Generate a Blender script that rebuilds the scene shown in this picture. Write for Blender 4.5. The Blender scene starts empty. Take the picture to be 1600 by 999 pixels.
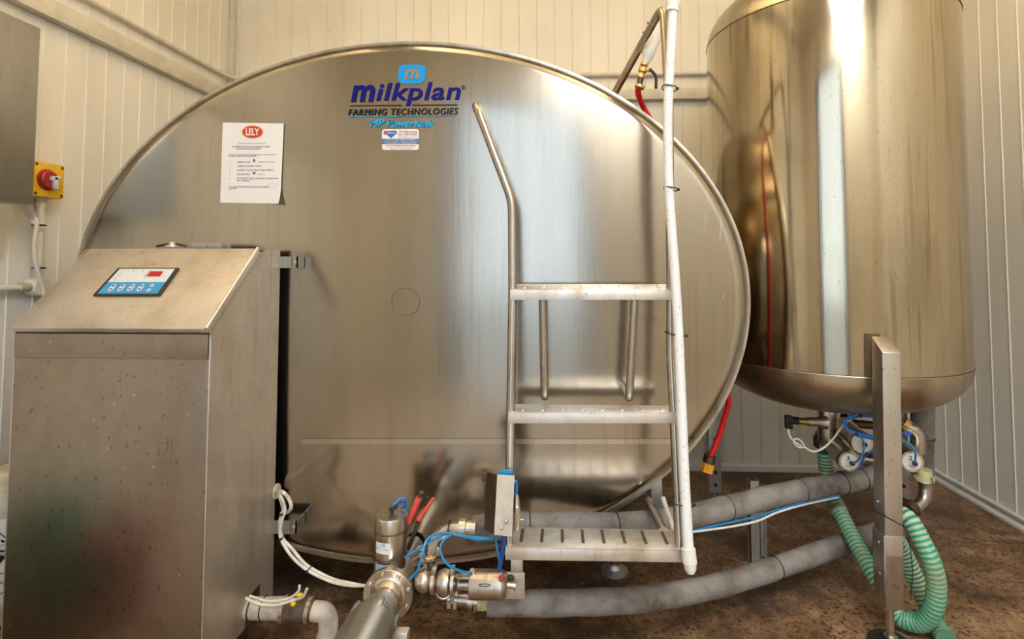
import bpy, bmesh, math, random
from mathutils import Vector, Matrix, noise
random.seed(7)
R = math.radians
C = bpy.context.scene.collection
SC = bpy.context.scene

# ------------------------------------------------------------------ camera
F_PX = 850.0
CAM_Z = 1.25
YAW, PITCH = R(2.3), R(2.7)
cam_d = bpy.data.cameras.new('camera'); cam = bpy.data.objects.new('camera', cam_d); C.objects.link(cam)
cam.location = (0, 0, CAM_Z)
cam.rotation_mode = 'XYZ'
cam.rotation_euler = (R(90) + PITCH, 0, YAW)
cam_d.sensor_width = 36.0
cam_d.lens = F_PX / 1600 * 36.0
cam_d.shift_x = -40 / 1600
cam_d.shift_y = -131.5 / 1600
cam_d.clip_start = 0.01
SC.camera = cam
SC.view_settings.view_transform = 'Standard'
SC.view_settings.look = 'None'
SC.view_settings.gamma = 1.0
SC.view_settings.exposure = 0.0
SC.view_settings.use_curve_mapping = False

# ------------------------------------------------------------------ daylight, lamps and added fill
world = bpy.data.worlds.new('overcast_sky'); SC.world = world; world.use_nodes = True
bgn = world.node_tree.nodes['Background']
bgn.inputs[0].default_value = (0.70, 0.84, 1.0, 1); bgn.inputs[1].default_value = 2.5

ROOM_X0, ROOM_X1, ROOM_Y0, ROOM_Y1, ROOM_H = -2.105, 2.165, -1.15, 3.35, 3.5
DOOR_X0, DOOR_X1, DOOR_H = -0.90, 0.36, 3.0

def area(name, loc, rot, sx, sy, power, col):
    l = bpy.data.lights.new(name, 'AREA'); l.shape = 'RECTANGLE'; l.size = sx; l.size_y = sy
    l.energy = power; l.color = col
    o = bpy.data.objects.new(name, l); C.objects.link(o); o.location = loc; o.rotation_euler = rot
    return o
por = area('doorway_daylight', ((DOOR_X0 + DOOR_X1) / 2, ROOM_Y0 - 0.02, DOOR_H / 2), (R(90), 0, 0), DOOR_X1 - DOOR_X0, DOOR_H, 30, (1, 1, 1))
por.data.cycles.is_portal = True
LAMPS = [(-0.9, 1.35), (0.9, 1.35)]
for lx, ly in LAMPS:
    area('batten_lamp_light', (lx, ly, 3.02), (R(180), 0, 0), 0.30, 1.5, 55, (1.0, 0.80, 0.50))

FILL_XY = (0.80, -0.70)
area('added_fill_light', (FILL_XY[0], FILL_XY[1], 3.43), (0, 0, 0), 1.3, 0.75, 80, (0.93, 0.96, 1.0))  # unseen cool fill, added to brighten the lower part of the room

# ------------------------------------------------------------------ pixel helpers (1600 x 999 frame) for taking measurements off the photo
CM = Matrix.Rotation(YAW, 3, 'Z') @ Matrix.Rotation(R(90) + PITCH, 3, 'X')
def ray(px, py):
    return (CM @ Vector(((px - 840) / F_PX, (368 - py) / F_PX, -1.0)))
CP = Vector((0, 0, CAM_Z))
def at(px, py, Y):
    d = ray(px, py); return CP + d * (Y / d.y)
def atX(px, py, X):
    d = ray(px, py); return CP + d * (X / d.x)
def atZ(px, py, Z=0.0):
    d = ray(px, py); return CP + d * ((Z - CAM_Z) / d.z)
def onplane(px, py, p0, n):
    d = ray(px, py); return CP + d * ((p0 - CP).dot(n) / d.dot(n))
def S(px, Y):            # length of px pixels at depth Y
    return px * Y / F_PX

# ------------------------------------------------------------------ materials
MATS = {}
def new_mat(name):
    m = bpy.data.materials.new(name); m.use_nodes = True
    nt = m.node_tree; return m, nt, nt.nodes['Principled BSDF']
def N(nt, t, **kw):
    n = nt.nodes.new(t)
    for k, v in kw.items():
        if k in n.inputs.keys(): n.inputs[k].default_value = v
        else: setattr(n, k, v)
    return n
def ramp(nt, fac, stops):
    r = nt.nodes.new('ShaderNodeValToRGB'); el = r.color_ramp.elements
    while len(el) < len(stops): el.new(0.5)
    for e, (p, c) in zip(el, stops):
        e.position = p; e.color = (*c, 1) if len(c) == 3 else c
    nt.links.new(fac, r.inputs[0]); return r.outputs[0]
def mapped(nt, sc=(1, 1, 1), src='Object', loc=(0, 0, 0)):
    tc = nt.nodes.new('ShaderNodeTexCoord'); mp = nt.nodes.new('ShaderNodeMapping')
    mp.inputs['Scale'].default_value = sc; mp.inputs['Location'].default_value = loc
    nt.links.new(tc.outputs[src], mp.inputs[0]); return mp.outputs[0]
def noisetex(nt, vec, scale, detail=3, rough=0.5, dist=0.0):
    n = N(nt, 'ShaderNodeTexNoise', Scale=scale, Detail=detail, Roughness=rough, Distortion=dist)
    nt.links.new(vec, n.inputs['Vector']); return n.outputs['Fac']
def mixc(nt, fac, a, b, mode='MIX'):
    m = nt.nodes.new('ShaderNodeMix'); m.data_type = 'RGBA'; m.blend_type = mode
    for sock, v in ((m.inputs[0], fac), (m.inputs[6], a), (m.inputs[7], b)):
        if hasattr(v, 'links'): nt.links.new(v, sock)
        else: sock.default_value = v if isinstance(v, (int, float)) else (*v, 1)
    return m.outputs[2]
def bump(nt, bsdf, h, strength=0.3, dist=0.01):
    b = N(nt, 'ShaderNodeBump', Strength=strength, Distance=dist)
    nt.links.new(h, b.inputs['Height']); nt.links.new(b.outputs[0], bsdf.inputs['Normal'])

def plain(name, col, rough=0.5, metal=0.0, var=0.12, scale=25, emis=0, spec=0.5):
    m, nt, b = new_mat(name)
    v = mapped(nt); f = noisetex(nt, v, scale, 4)
    dark = tuple(c * (1 - var) for c in col); light = tuple(min(1, c * (1 + var)) for c in col)
    nt.links.new(ramp(nt, f, [(0.35, dark), (0.65, light)]), b.inputs['Base Color'])
    b.inputs['Roughness'].default_value = rough; b.inputs['Metallic'].default_value = metal
    b.inputs['Specular IOR Level'].default_value = spec
    if emis:
        b.inputs['Emission Color'].default_value = (*col, 1); b.inputs['Emission Strength'].default_value = emis
    MATS[name] = m; return m

def steel(name, col=(0.62, 0.585, 0.53), r0=0.2, r1=0.36, grain=(26, 26, 1.2), stain=0.25, staincol=(0.20, 0.15, 0.10), spots=0.0, stainscale=2.0, drip=0.35, metal=1.0):
    m, nt, b = new_mat(name)
    g = noisetex(nt, mapped(nt, grain), 1.0, 5, 0.6)
    fine = noisetex(nt, mapped(nt, (grain[0] * 9, grain[1] * 9, grain[2] * 6)), 1.0, 3, 0.6)
    st = noisetex(nt, mapped(nt, (1.6, 1.6, 0.6)), stainscale, 5, 0.55, 0.0)
    c = mixc(nt, ramp(nt, g, [(0.3, (0, 0, 0)), (0.7, (1, 1, 1))]), tuple(x * 0.86 for x in col), col)
    sf = ramp(nt, st, [(0.50, (0, 0, 0)), (0.72, (stain,) * 3)])
    c = mixc(nt, sf, c, staincol)
    if drip:
        dn = noisetex(nt, mapped(nt, (38, 38, 1.1), loc=(2, 5, 1)), 1.0, 4, 0.6); dm_ = noisetex(nt, mapped(nt, (2.2, 2.2, 1.4), loc=(7, 1, 4)), 1.0, 3)
        dd = mixc(nt, 1.0, ramp(nt, dn, [(0.54, (0, 0, 0)), (0.66, (drip,) * 3)]), ramp(nt, dm_, [(0.45, (0, 0, 0)), (0.62, (1, 1, 1))]), 'MULTIPLY')
        c = mixc(nt, dd, c, staincol)
    if spots:
        vo = N(nt, 'ShaderNodeTexNoise', Scale=85, Detail=2, Roughness=0.6)
        nt.links.new(mapped(nt, (1, 1, 0.6)), vo.inputs['Vector'])
        c = mixc(nt, ramp(nt, vo.outputs['Fac'], [(0.655, (0, 0, 0)), (0.70, (spots,) * 3)]), c, (0.10, 0.075, 0.05))
        v2 = N(nt, 'ShaderNodeTexVoronoi', Scale=22); nt.links.new(mapped(nt), v2.inputs['Vector'])
        c = mixc(nt, ramp(nt, v2.outputs['Distance'], [(0.045, (spots,) * 3), (0.075, (0, 0, 0))]), c, (0.8, 0.76, 0.68))
    nt.links.new(c, b.inputs['Base Color'])
    b.inputs['Metallic'].default_value = metal
    mr = N(nt, 'ShaderNodeMapRange'); mr.inputs['To Min'].default_value = r0; mr.inputs['To Max'].default_value = r1
    nt.links.new(st, mr.inputs['Value']); nt.links.new(mr.outputs[0], b.inputs['Roughness'])
    bump(nt, b, fine, 0.05, 0.002)
    MATS[name] = m; return m

steel('tank_steel', (0.475, 0.43, 0.36), 0.14, 0.22, (9, 9, 0.8), 0.22, (0.30, 0.24, 0.17), 0.10, 1.2, 0.3)
steel('tank_cylinder_steel', (0.53, 0.455, 0.335), 0.07, 0.17, (12, 12, 0.5), 0.45, (0.20, 0.14, 0.07), 0.25, 2.2, 0.75)
steel('lit_cabinet_steel', (0.66, 0.60, 0.52), 0.36, 0.5, (16, 16, 16), 0.5, (0.30, 0.22, 0.13), 0.28, 3.5, 0.45, 0.72)  # cabinet steel lightened: brighter light on lid and sides put into the colour
steel('cabinet_steel', (0.36, 0.31, 0.265), 0.30, 0.44, (20, 20, 14), 0.5, (0.24, 0.17, 0.12), 0.55, 3.0)  # same steel, darker copy for the front
steel('box_steel', (0.50, 0.50, 0.47), 0.34, 0.45, (20, 20, 4), 0.3, (0.28, 0.24, 0.18), 0.3, 3.0)
steel('dull_dish_steel', (0.52, 0.45, 0.35), 0.27, 0.42, (30, 30, 3), 0.7, (0.22, 0.15, 0.08), 0.3, 3)
steel('lap_steel', (0.60, 0.55, 0.47), 0.22, 0.32, (9, 9, 9), 0.3, (0.3, 0.24, 0.17), 0.1, 3)
steel('rim_steel', (0.60, 0.55, 0.46), 0.3, 0.4, (30, 30, 30), 0.5, (0.2, 0.15, 0.1), 0.0, 8)
steel('tube_steel', (0.50, 0.45, 0.385), 0.22, 0.34, (40, 40, 6), 0.55, (0.22, 0.16, 0.11), 0.2, 6)
steel('tread_steel', (0.88, 0.85, 0.81), 0.44, 0.58, (10, 60, 40), 0.55, (0.40, 0.30, 0.20), 0.3, 7)
steel('valve_steel', (0.72, 0.66, 0.58), 0.22, 0.40, (30, 30, 30), 0.65, (0.34, 0.24, 0.15), 0.25, 14)
steel('leg_steel', (0.62, 0.59, 0.555), 0.35, 0.5, (30, 30, 5), 0.5, (0.26, 0.2, 0.15), 0.5, 6)
steel('galvanised', (0.74, 0.76, 0.78), 0.4, 0.55, (60, 60, 60), 0.4, (0.3, 0.27, 0.24), 0.4, 20)
steel('brass', (0.72, 0.52, 0.24), 0.25, 0.4, (40, 40, 40), 0.4, (0.25, 0.16, 0.07), 0.0, 20)
steel('grimy_dark_metal', (0.16, 0.12, 0.09), 0.45, 0.6, (60, 60, 60), 0.6, (0.30, 0.2, 0.1), 0.3, 20)
steel('aluminium', (0.92, 0.90, 0.87), 0.55, 0.7, (30, 30, 30), 0.2, (0.5, 0.45, 0.4), 0.1, 8, 0.1)
plain('pvc_white', (0.80, 0.79, 0.75), 0.35, 0, 0.05, 40)
plain('cable_white', (0.70, 0.66, 0.58), 0.45, 0, 0.12, 30)
plain('conduit_white', (0.72, 0.69, 0.60), 0.4, 0, 0.06, 10)
plain('black_plastic', (0.02, 0.02, 0.02), 0.4, 0, 0.3, 30)
plain('black_ink', (0.02, 0.02, 0.025), 0.6, 0, 0.0, 5, 0, 0.15)
plain('grey_ink', (0.22, 0.22, 0.24), 0.6, 0, 0.0, 5)
plain('navy_ink', (0.006, 0.008, 0.17), 0.6, 0, 0.0, 5, 0, 0.15)
plain('sky_ink', (0.015, 0.30, 0.72), 0.6, 0, 0.0, 5, 0, 0.15)
plain('faded_sky_ink', (0.03, 0.32, 0.60), 0.6, 0, 0.3, 60, 0, 0.15)
plain('red_ink', (0.62, 0.05, 0.02), 0.4, 0, 0.0, 5)
plain('orange_ink', (0.85, 0.38, 0.12), 0.4, 0, 0.0, 5)
plain('royal_ink', (0.04, 0.14, 0.45), 0.4, 0, 0.0, 5)
plain('paper', (0.82, 0.80, 0.80), 0.6, 0, 0.02, 6)
plain('sticker_white', (0.80, 0.80, 0.80), 0.4, 0, 0.02, 6)
plain('label_blue', (0.32, 0.52, 0.66), 0.4, 0, 0.1, 60)
plain('yellow_plastic', (0.78, 0.48, 0.02), 0.42, 0, 0.12, 25)
plain('red_plastic', (0.40, 0.025, 0.02), 0.35, 0, 0.1, 25)
plain('red_hose', (0.62, 0.012, 0.012), 0.32, 0, 0.1, 25)
plain('orange_plastic', (0.85, 0.36, 0.02), 0.4, 0, 0.1, 25)
plain('coral_rubber', (0.75, 0.10, 0.07), 0.4, 0, 0.2, 30)
plain('blue_tube', (0.02, 0.26, 0.58), 0.3, 0, 0.12, 25)
plain('deep_blue', (0.01, 0.10, 0.50), 0.35, 0, 0.12, 25)
plain('brown_pipe', (0.10, 0.07, 0.05), 0.55, 0, 0.4, 30)
plain('pale_yellow_plastic', (0.66, 0.62, 0.34), 0.45, 0, 0.12, 25)
plain('display_red', (0.42, 0.005, 0.012), 0.25, 0, 0.1, 60)
plain('panel_white', (0.62, 0.64, 0.68), 0.35, 0, 0.04, 20)
plain('panel_blue', (0.02, 0.28, 0.60), 0.35, 0, 0.04, 20)
plain('dark_gap', (0.012, 0.010, 0.009), 0.8, 0, 0.3, 10)
plain('drum_white', (0.52, 0.47, 0.40), 0.5, 0, 0.35, 14)
plain('beige_cap', (0.55, 0.48, 0.36), 0.6, 0, 0.3, 20)
plain('foam_yellow', (0.60, 0.56, 0.30), 0.8, 0, 0.2, 60)

# grey foam lagging
m, nt, b = new_mat('foam_lagging')
f = noisetex(nt, mapped(nt), 9, 6, 0.65); f2 = noisetex(nt, mapped(nt), 90, 3)
c = ramp(nt, f, [(0.3, (0.10, 0.085, 0.07)), (0.5, (0.23, 0.21, 0.195)), (0.72, (0.33, 0.315, 0.30))])
nt.links.new(c, b.inputs['Base Color']); b.inputs['Roughness'].default_value = 0.85; bump(nt, b, f2, 0.35, 0.004); MATS['foam_lagging'] = m

# painted wall cladding, dirt as cobwebby flecks
m, nt, b = new_mat('wall_paint')
f = noisetex(nt, mapped(nt, (1, 1, 0.35)), 3.0, 6, 0.6); f2 = noisetex(nt, mapped(nt, (1, 1, 0.5)), 40, 3, 0.6)
c = ramp(nt, f, [(0.3, (0.72, 0.69, 0.61)), (0.6, (0.80, 0.775, 0.71))])
c = mixc(nt, ramp(nt, f2, [(0.70, (0, 0, 0)), (0.78, (0.45,) * 3)]), c, (0.25, 0.20, 0.13))
nt.links.new(c, b.inputs['Base Color']); b.inputs['Roughness'].default_value = 0.42; bump(nt, b, f2, 0.06, 0.002); MATS['wall_paint'] = m
plain('wall_trim_paint', (0.66, 0.62, 0.53), 0.5, 0, 0.08, 14)
plain('ceiling_paint', (0.62, 0.56, 0.46), 0.6, 0, 0.05, 5)

# stained concrete floor
m, nt, b = new_mat('stained_concrete')
big = noisetex(nt, mapped(nt), 1.7, 6, 0.62, 0.8); mid = noisetex(nt, mapped(nt, (1, 1, 1), loc=(3, 1, 0)), 9, 6, 0.7, 0.4); fi = noisetex(nt, mapped(nt), 75, 4, 0.7)
c = ramp(nt, big, [(0.28, (0.06, 0.032, 0.018)), (0.42, (0.20, 0.105, 0.052)), (0.55, (0.34, 0.19, 0.09)), (0.72, (0.48, 0.33, 0.19))])
c2 = ramp(nt, mid, [(0.34, (0.035, 0.02, 0.012)), (0.48, (0.24, 0.13, 0.06)), (0.66, (0.52, 0.37, 0.22))])
c = mixc(nt, 0.55, c, c2)
ch_ = N(nt, 'ShaderNodeTexVoronoi', Scale=38); ch_.feature = 'F1'; nt.links.new(mapped(nt), ch_.inputs['Vector'])
c = mixc(nt, ramp(nt, ch_.outputs['Distance'], [(0.16, (0.75,) * 3), (0.30, (0, 0, 0))]), c, (0.07, 0.04, 0.022))
wt = noisetex(nt, mapped(nt, (1, 1, 1), loc=(9, 4, 0)), 2.6, 5, 0.6, 0.5)
c = mixc(nt, ramp(nt, wt, [(0.50, (0, 0, 0)), (0.66, (0.8,) * 3)]), c, (0.05, 0.027, 0.016))
c = mixc(nt, ramp(nt, fi, [(0.38, (0.85,) * 3), (0.48, (0, 0, 0))]), c, (0.03, 0.017, 0.01))
v = N(nt, 'ShaderNodeTexVoronoi', Scale=9); nt.links.new(mapped(nt), v.inputs['Vector'])
c = mixc(nt, ramp(nt, v.outputs['Distance'], [(0.025, (0.7,) * 3), (0.05, (0, 0, 0))]), c, (0.62, 0.52, 0.40))
# concrete colour paled towards the doorway to brighten the tank's reflection and bounce
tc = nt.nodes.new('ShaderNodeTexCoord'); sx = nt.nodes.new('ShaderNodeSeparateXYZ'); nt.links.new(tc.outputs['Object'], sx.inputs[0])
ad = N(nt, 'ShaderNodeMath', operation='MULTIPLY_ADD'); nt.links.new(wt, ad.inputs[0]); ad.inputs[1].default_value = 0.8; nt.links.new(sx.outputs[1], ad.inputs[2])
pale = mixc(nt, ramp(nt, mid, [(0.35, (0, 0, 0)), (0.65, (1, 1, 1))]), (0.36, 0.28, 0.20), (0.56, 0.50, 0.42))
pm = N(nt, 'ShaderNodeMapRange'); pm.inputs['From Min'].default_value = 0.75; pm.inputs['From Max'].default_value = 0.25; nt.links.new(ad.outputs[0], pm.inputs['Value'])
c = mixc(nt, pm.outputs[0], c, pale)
nt.links.new(c, b.inputs['Base Color'])
mr = N(nt, 'ShaderNodeMapRange'); mr.inputs['To Min'].default_value = 0.35; mr.inputs['To Max'].default_value = 0.75
nt.links.new(big, mr.inputs['Value']); nt.links.new(mr.outputs[0], b.inputs['Roughness'])
bump(nt, b, fi, 0.6, 0.006); MATS['stained_concrete'] = m
plain('dark_frame_paint', (0.06, 0.055, 0.055), 0.5, 0, 0.1, 6)
plain('drum_green', (0.02, 0.26, 0.18), 0.4, 0, 0.1, 6)
plain('bucket_red', (0.42, 0.04, 0.03), 0.4, 0, 0.1, 6)
plain('yard_concrete', (0.46, 0.44, 0.41), 0.8, 0, 0.15, 3)

# spiral hose (uses the tube's own UV: u = metres along, v = turn)
m, nt, b = new_mat('spiral_hose')
tc = nt.nodes.new('ShaderNodeTexCoord'); sp = nt.nodes.new('ShaderNodeSeparateXYZ'); nt.links.new(tc.outputs['UV'], sp.inputs[0])
mu = N(nt, 'ShaderNodeMath', operation='MULTIPLY'); nt.links.new(sp.outputs[0], mu.inputs[0]); mu.inputs[1].default_value = 1 / 0.0145
fr = N(nt, 'ShaderNodeMath', operation='FRACT'); nt.links.new(mu.outputs[0], fr.inputs[0])
cc = ramp(nt, fr.outputs[0], [(0.0, (0.02, 0.26, 0.16)), (0.30, (0.03, 0.36, 0.22)), (0.42, (0.42, 0.60, 0.42)), (0.80, (0.50, 0.66, 0.48)), (0.95, (0.02, 0.26, 0.16))])
d = noisetex(nt, mapped(nt), 7, 4)
cc = mixc(nt, ramp(nt, d, [(0.45, (0, 0, 0)), (0.7, (0.45,) * 3)]), cc, (0.42, 0.36, 0.20))
nt.links.new(cc, b.inputs['Base Color']); b.inputs['Roughness'].default_value = 0.35; MATS['spiral_hose'] = m

# pvc pipe with its line of tiny print
m, nt, b = new_mat('pvc_printed')
v = N(nt, 'ShaderNodeTexVoronoi', Scale=85); nt.links.new(mapped(nt, (1, 1, 0.7)), v.inputs['Vector'])
c = mixc(nt, ramp(nt, v.outputs['Distance'], [(0.14, (0.7,) * 3), (0.2, (0, 0, 0))]), (0.78, 0.79, 0.80), (0.35, 0.33, 0.30))
nt.links.new(c, b.inputs['Base Color']); b.inputs['Roughness'].default_value = 0.32; MATS['pvc_printed'] = m

# ------------------------------------------------------------------ mesh builder
def frame(d):
    d = d.normalized(); a = Vector((0, 0, 1)) if abs(d.z) < 0.9 else Vector((1, 0, 0))
    u = d.cross(a).normalized(); return u, d.cross(u).normalized()
def smooth_path(pts, n=8):
    pts = [Vector(p) for p in pts]
    if len(pts) < 3: return pts
    out = []
    for i in range(len(pts) - 1):
        p0 = pts[i - 1] if i else pts[0] * 2 - pts[1]
        p1, p2 = pts[i], pts[i + 1]
        p3 = pts[i + 2] if i + 2 < len(pts) else p2 * 2 - p1
        for k in range(n):
            t = k / n
            out.append(0.5 * ((2 * p1) + (p2 - p0) * t + (2 * p0 - 5 * p1 + 4 * p2 - p3) * t * t + (3 * p1 - p0 - 3 * p2 + p3) * t ** 3))
    out.append(pts[-1]); return out
def round_path(pts, r=0.05, n=6):
    pts = [Vector(p) for p in pts]; out = [pts[0]]
    for i in range(1, len(pts) - 1):
        a, p, c = pts[i - 1], pts[i], pts[i + 1]
        ra = min(r, (a - p).length * 0.48); rc = min(r, (c - p).length * 0.48)
        s = p + (a - p).normalized() * ra; e = p + (c - p).normalized() * rc
        for k in range(n + 1):
            t = k / n; out.append(s * (1 - t) ** 2 + p * 2 * t * (1 - t) + e * t * t)
    out.append(pts[-1]); return out
def resample(pts, step):
    out = [pts[0].copy()]; acc = 0.0
    for a, c in zip(pts, pts[1:]):
        L = (c - a).length
        if L < 1e-9: continue
        d = step - acc
        while d <= L:
            out.append(a + (c - a) * (d / L)); d += step
        acc = L - (d - step)
    return out

class MB:
    def __init__(s): s.bm = bmesh.new(); s.uv = s.bm.loops.layers.uv.new('UVMap')
    def box(s, lo, hi, bev=0.0):
        lo, hi = Vector(lo), Vector(hi)
        return s.hexa([Vector((x, y, z)) for z in (lo.z, hi.z) for x, y in ((lo.x, lo.y), (hi.x, lo.y), (hi.x, hi.y), (lo.x, hi.y))], bev)
    def hexa(s, c, bev=0.0):      # 4 bottom corners in a loop, then the 4 top ones
        v = [s.bm.verts.new(p) for p in c]
        fs = [s.bm.faces.new([v[i] for i in q]) for q in ((3, 2, 1, 0), (4, 5, 6, 7), (0, 1, 5, 4), (1, 2, 6, 5), (2, 3, 7, 6), (3, 0, 4, 7))]
        if bev:
            ed = set(e for f in fs for e in f.edges)
            bmesh.ops.bevel(s.bm, geom=list(ed), offset=bev, segments=2, profile=0.5, affect='EDGES')
        return s
    def obox(s, c, ax, ay, az, bev=0.0):   # centre and three half-extent vectors
        c, ax, ay, az = map(Vector, (c, ax, ay, az))
        return s.hexa([c + ax * i + ay * j + az * k for k in (-1, 1) for i, j in ((-1, -1), (1, -1), (1, 1), (-1, 1))], bev)
    def tube(s, pts, r, seg=14, cap=True, radii=None):
        pts = [Vector(p) for p in pts]; n = len(pts)
        T = []
        for i in range(n):
            a = pts[max(0, i - 1)]; c = pts[min(n - 1, i + 1)]; T.append((c - a).normalized())
        u, w = frame(T[0]); rings = []; L = 0; Ls = []
        for i in range(n):
            if i:
                L += (pts[i] - pts[i - 1]).length
                u = (u - T[i] * u.dot(T[i])).normalized()
            w = T[i].cross(u).normalized(); rr = radii[i] if radii else r; Ls.append(L)
            rings.append([s.bm.verts.new(pts[i] + (u * math.cos(2 * math.pi * k / seg) + w * math.sin(2 * math.pi * k / seg)) * rr) for k in range(seg)])
        for i in range(n - 1):
            for k in range(seg):
                f = s.bm.faces.new([rings[i][k], rings[i][(k + 1) % seg], rings[i + 1][(k + 1) % seg], rings[i + 1][k]])
                for lp, (uu, vv) in zip(f.loops, ((Ls[i], k / seg), (Ls[i], (k + 1) / seg), (Ls[i + 1], (k + 1) / seg), (Ls[i + 1], k / seg))):
                    lp[s.uv].uv = (uu, vv)
        if cap:
            s.bm.faces.new(rings[0][::-1]); s.bm.faces.new(rings[-1])
        return s
    def cyl(s, a, c, r, seg=20, r2=None):
        return s.tube([a, c], r, seg, radii=[r, r if r2 is None else r2])
    def lathe(s, o, axis, prof, seg=28):   # prof: (distance along axis, radius)
        o = Vector(o); ax = Vector(axis).normalized(); u, w = frame(ax); rings = []
        for t, r in prof:
            r = max(r, 1e-5)
            rings.append([s.bm.verts.new(o + ax * t + (u * math.cos(2 * math.pi * k / seg) + w * math.sin(2 * math.pi * k / seg)) * r) for k in range(seg)])
        for i in range(len(rings) - 1):
            for k in range(seg):
                s.bm.faces.new([rings[i][k], rings[i][(k + 1) % seg], rings[i + 1][(k + 1) % seg], rings[i + 1][k]])
        s.bm.faces.new(rings[0][::-1]); s.bm.faces.new(rings[-1]); return s
    def ball(s, c, r, sc=(1, 1, 1)):
        mt = Matrix.Translation(c) @ Matrix.Diagonal((*[r * k for k in sc], 1))
        bmesh.ops.create_uvsphere(s.bm, u_segments=18, v_segments=12, radius=1, matrix=mt); return s
    def ring(s, c, axis, r, t, seg=24, tseg=8):   # thin torus
        c = Vector(c); u, w = frame(Vector(axis))
        pts = [c + (u * math.cos(2 * math.pi * k / seg) + w * math.sin(2 * math.pi * k / seg)) * r for k in range(seg)]
        ax = Vector(axis).normalized(); rings = []
        for p in pts:
            o = (p - c).normalized()
            rings.append([s.bm.verts.new(p + (o * math.cos(2 * math.pi * j / tseg) + ax * math.sin(2 * math.pi * j / tseg)) * t) for j in range(tseg)])
        for i in range(seg):
            for j in range(tseg):
                s.bm.faces.new([rings[i][j], rings[(i + 1) % seg][j], rings[(i + 1) % seg][(j + 1) % tseg], rings[i][(j + 1) % tseg]])
        return s
    def slab(s, poly, off):      # polygon extruded by vector
        off = Vector(off); a = [s.bm.verts.new(Vector(p)) for p in poly]; c = [s.bm.verts.new(Vector(p) + off) for p in poly]
        s.bm.faces.new(a); s.bm.faces.new(c[::-1]); n = len(a)
        for i in range(n): s.bm.faces.new([a[(i + 1) % n], a[i], c[i], c[(i + 1) % n]])
        return s
    def build(s, name, mat, parent=None, smooth=35, fix=True):
        if fix: bmesh.ops.recalc_face_normals(s.bm, faces=s.bm.faces)
        vs = [v.co for v in s.bm.verts]
        if parent: o0 = wloc(parent)
        else:
            o0 = Vector(((min(v.x for v in vs) + max(v.x for v in vs)) / 2, (min(v.y for v in vs) + max(v.y for v in vs)) / 2, min(v.z for v in vs)))
        for v in s.bm.verts: v.co -= o0
        me = bpy.data.meshes.new(name); s.bm.to_mesh(me); s.bm.free()
        me.materials.append(MATS[mat] if isinstance(mat, str) else mat)
        if smooth:
            me.polygons.foreach_set('use_smooth', [True] * len(me.polygons)); me.set_sharp_from_angle(angle=R(smooth))
        o = bpy.data.objects.new(name, me); C.objects.link(o)
        if parent: o.parent = parent; WL[o.name] = o0
        else: o.location = o0; WL[o.name] = o0
        return o
WL = {}
def wloc(o): return WL[o.name].copy()
def thing(name, label, cat, loc, group=None):
    o = bpy.data.objects.new(name, None); C.objects.link(o); o.location = loc; o.empty_display_size = 0.05
    o['label'] = label; o['category'] = cat
    if group: o['group'] = group
    WL[o.name] = Vector(loc); return o
def tag(o, label, cat, group=None, kind=None):
    o['label'] = label; o['category'] = cat
    if group: o['group'] = group
    if kind: o['kind'] = kind
    return o
def struct(o, label=None):
    o['kind'] = 'structure'
    if label: o['label'] = label
    return o

def text_verts(body, shear=0.0, offset=0.0, spacing=1.0, align='LEFT'):
    cu = bpy.data.curves.new('lettering', 'FONT'); cu.body = body; cu.shear = shear; cu.offset = offset; cu.space_character = spacing; cu.align_x = align
    cu.resolution_u = 4; cu.fill_mode = 'FRONT'
    ob = bpy.data.objects.new('lettering', cu); C.objects.link(ob)
    bpy.context.view_layer.update()
    me = bpy.data.meshes.new_from_object(ob.evaluated_get(bpy.context.evaluated_depsgraph_get()))
    vs = [v.co.copy() for v in me.vertices]; fs = [tuple(p.vertices) for p in me.polygons]
    C.objects.unlink(ob); bpy.data.objects.remove(ob); bpy.data.curves.remove(cu); bpy.data.meshes.remove(me)
    return vs, fs
def letter(mb, body, fn, x0, x1, y0, y1, shear=0.0, offset=0.0, spacing=1.0, fit_y=True):
    """fit the text's bounding box to (x0..x1, y0 bottom .. y1 top) and carry it through fn(u, v)."""
    vs, fs = text_verts(body, shear, offset, spacing)
    if not vs: return
    ax, bx = min(v.x for v in vs), max(v.x for v in vs); ay, by = min(v.y for v in vs), max(v.y for v in vs)
    nv = []
    for v in vs:
        nv.append(mb.bm.verts.new(fn(x0 + (v.x - ax) / (bx - ax) * (x1 - x0), y0 + (v.y - ay) / (by - ay) * (y1 - y0))))
    for f in fs:
        try: mb.bm.faces.new([nv[i] for i in f])
        except ValueError: pass
def patch(mb, fn, pts, n=1):     # filled polygon carried through fn
    mb.bm.faces.new([mb.bm.verts.new(fn(*p)) for p in pts])
def rrect(x0, y0, x1, y1, r, n=5):
    out = []
    for cx, cy, a in ((x1 - r, y1 - r, 0), (x0 + r, y1 - r, 90), (x0 + r, y0 + r, 180), (x1 - r, y0 + r, 270)):
        for k in range(n + 1):
            t = R(a + 90 * k / n); out.append((cx + r * math.cos(t), cy + r * math.sin(t)))
    return out
def circ(cx, cy, rx, ry, n=24): return [(cx + rx * math.cos(2 * math.pi * k / n), cy + ry * math.sin(2 * math.pi * k / n)) for k in range(n)]

def tie(mb, c, axis, r, t=0.002):
    mb.ring(c, axis, r + t * 0.6, t, 20, 6); u, w = frame(Vector(axis))
    mb.obox(Vector(c) - Vector((0, 1, 0)) * (r + t * 1.5), (0.0035, 0, 0), (0, 0.002, 0), (0, 0, 0.003))

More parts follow.
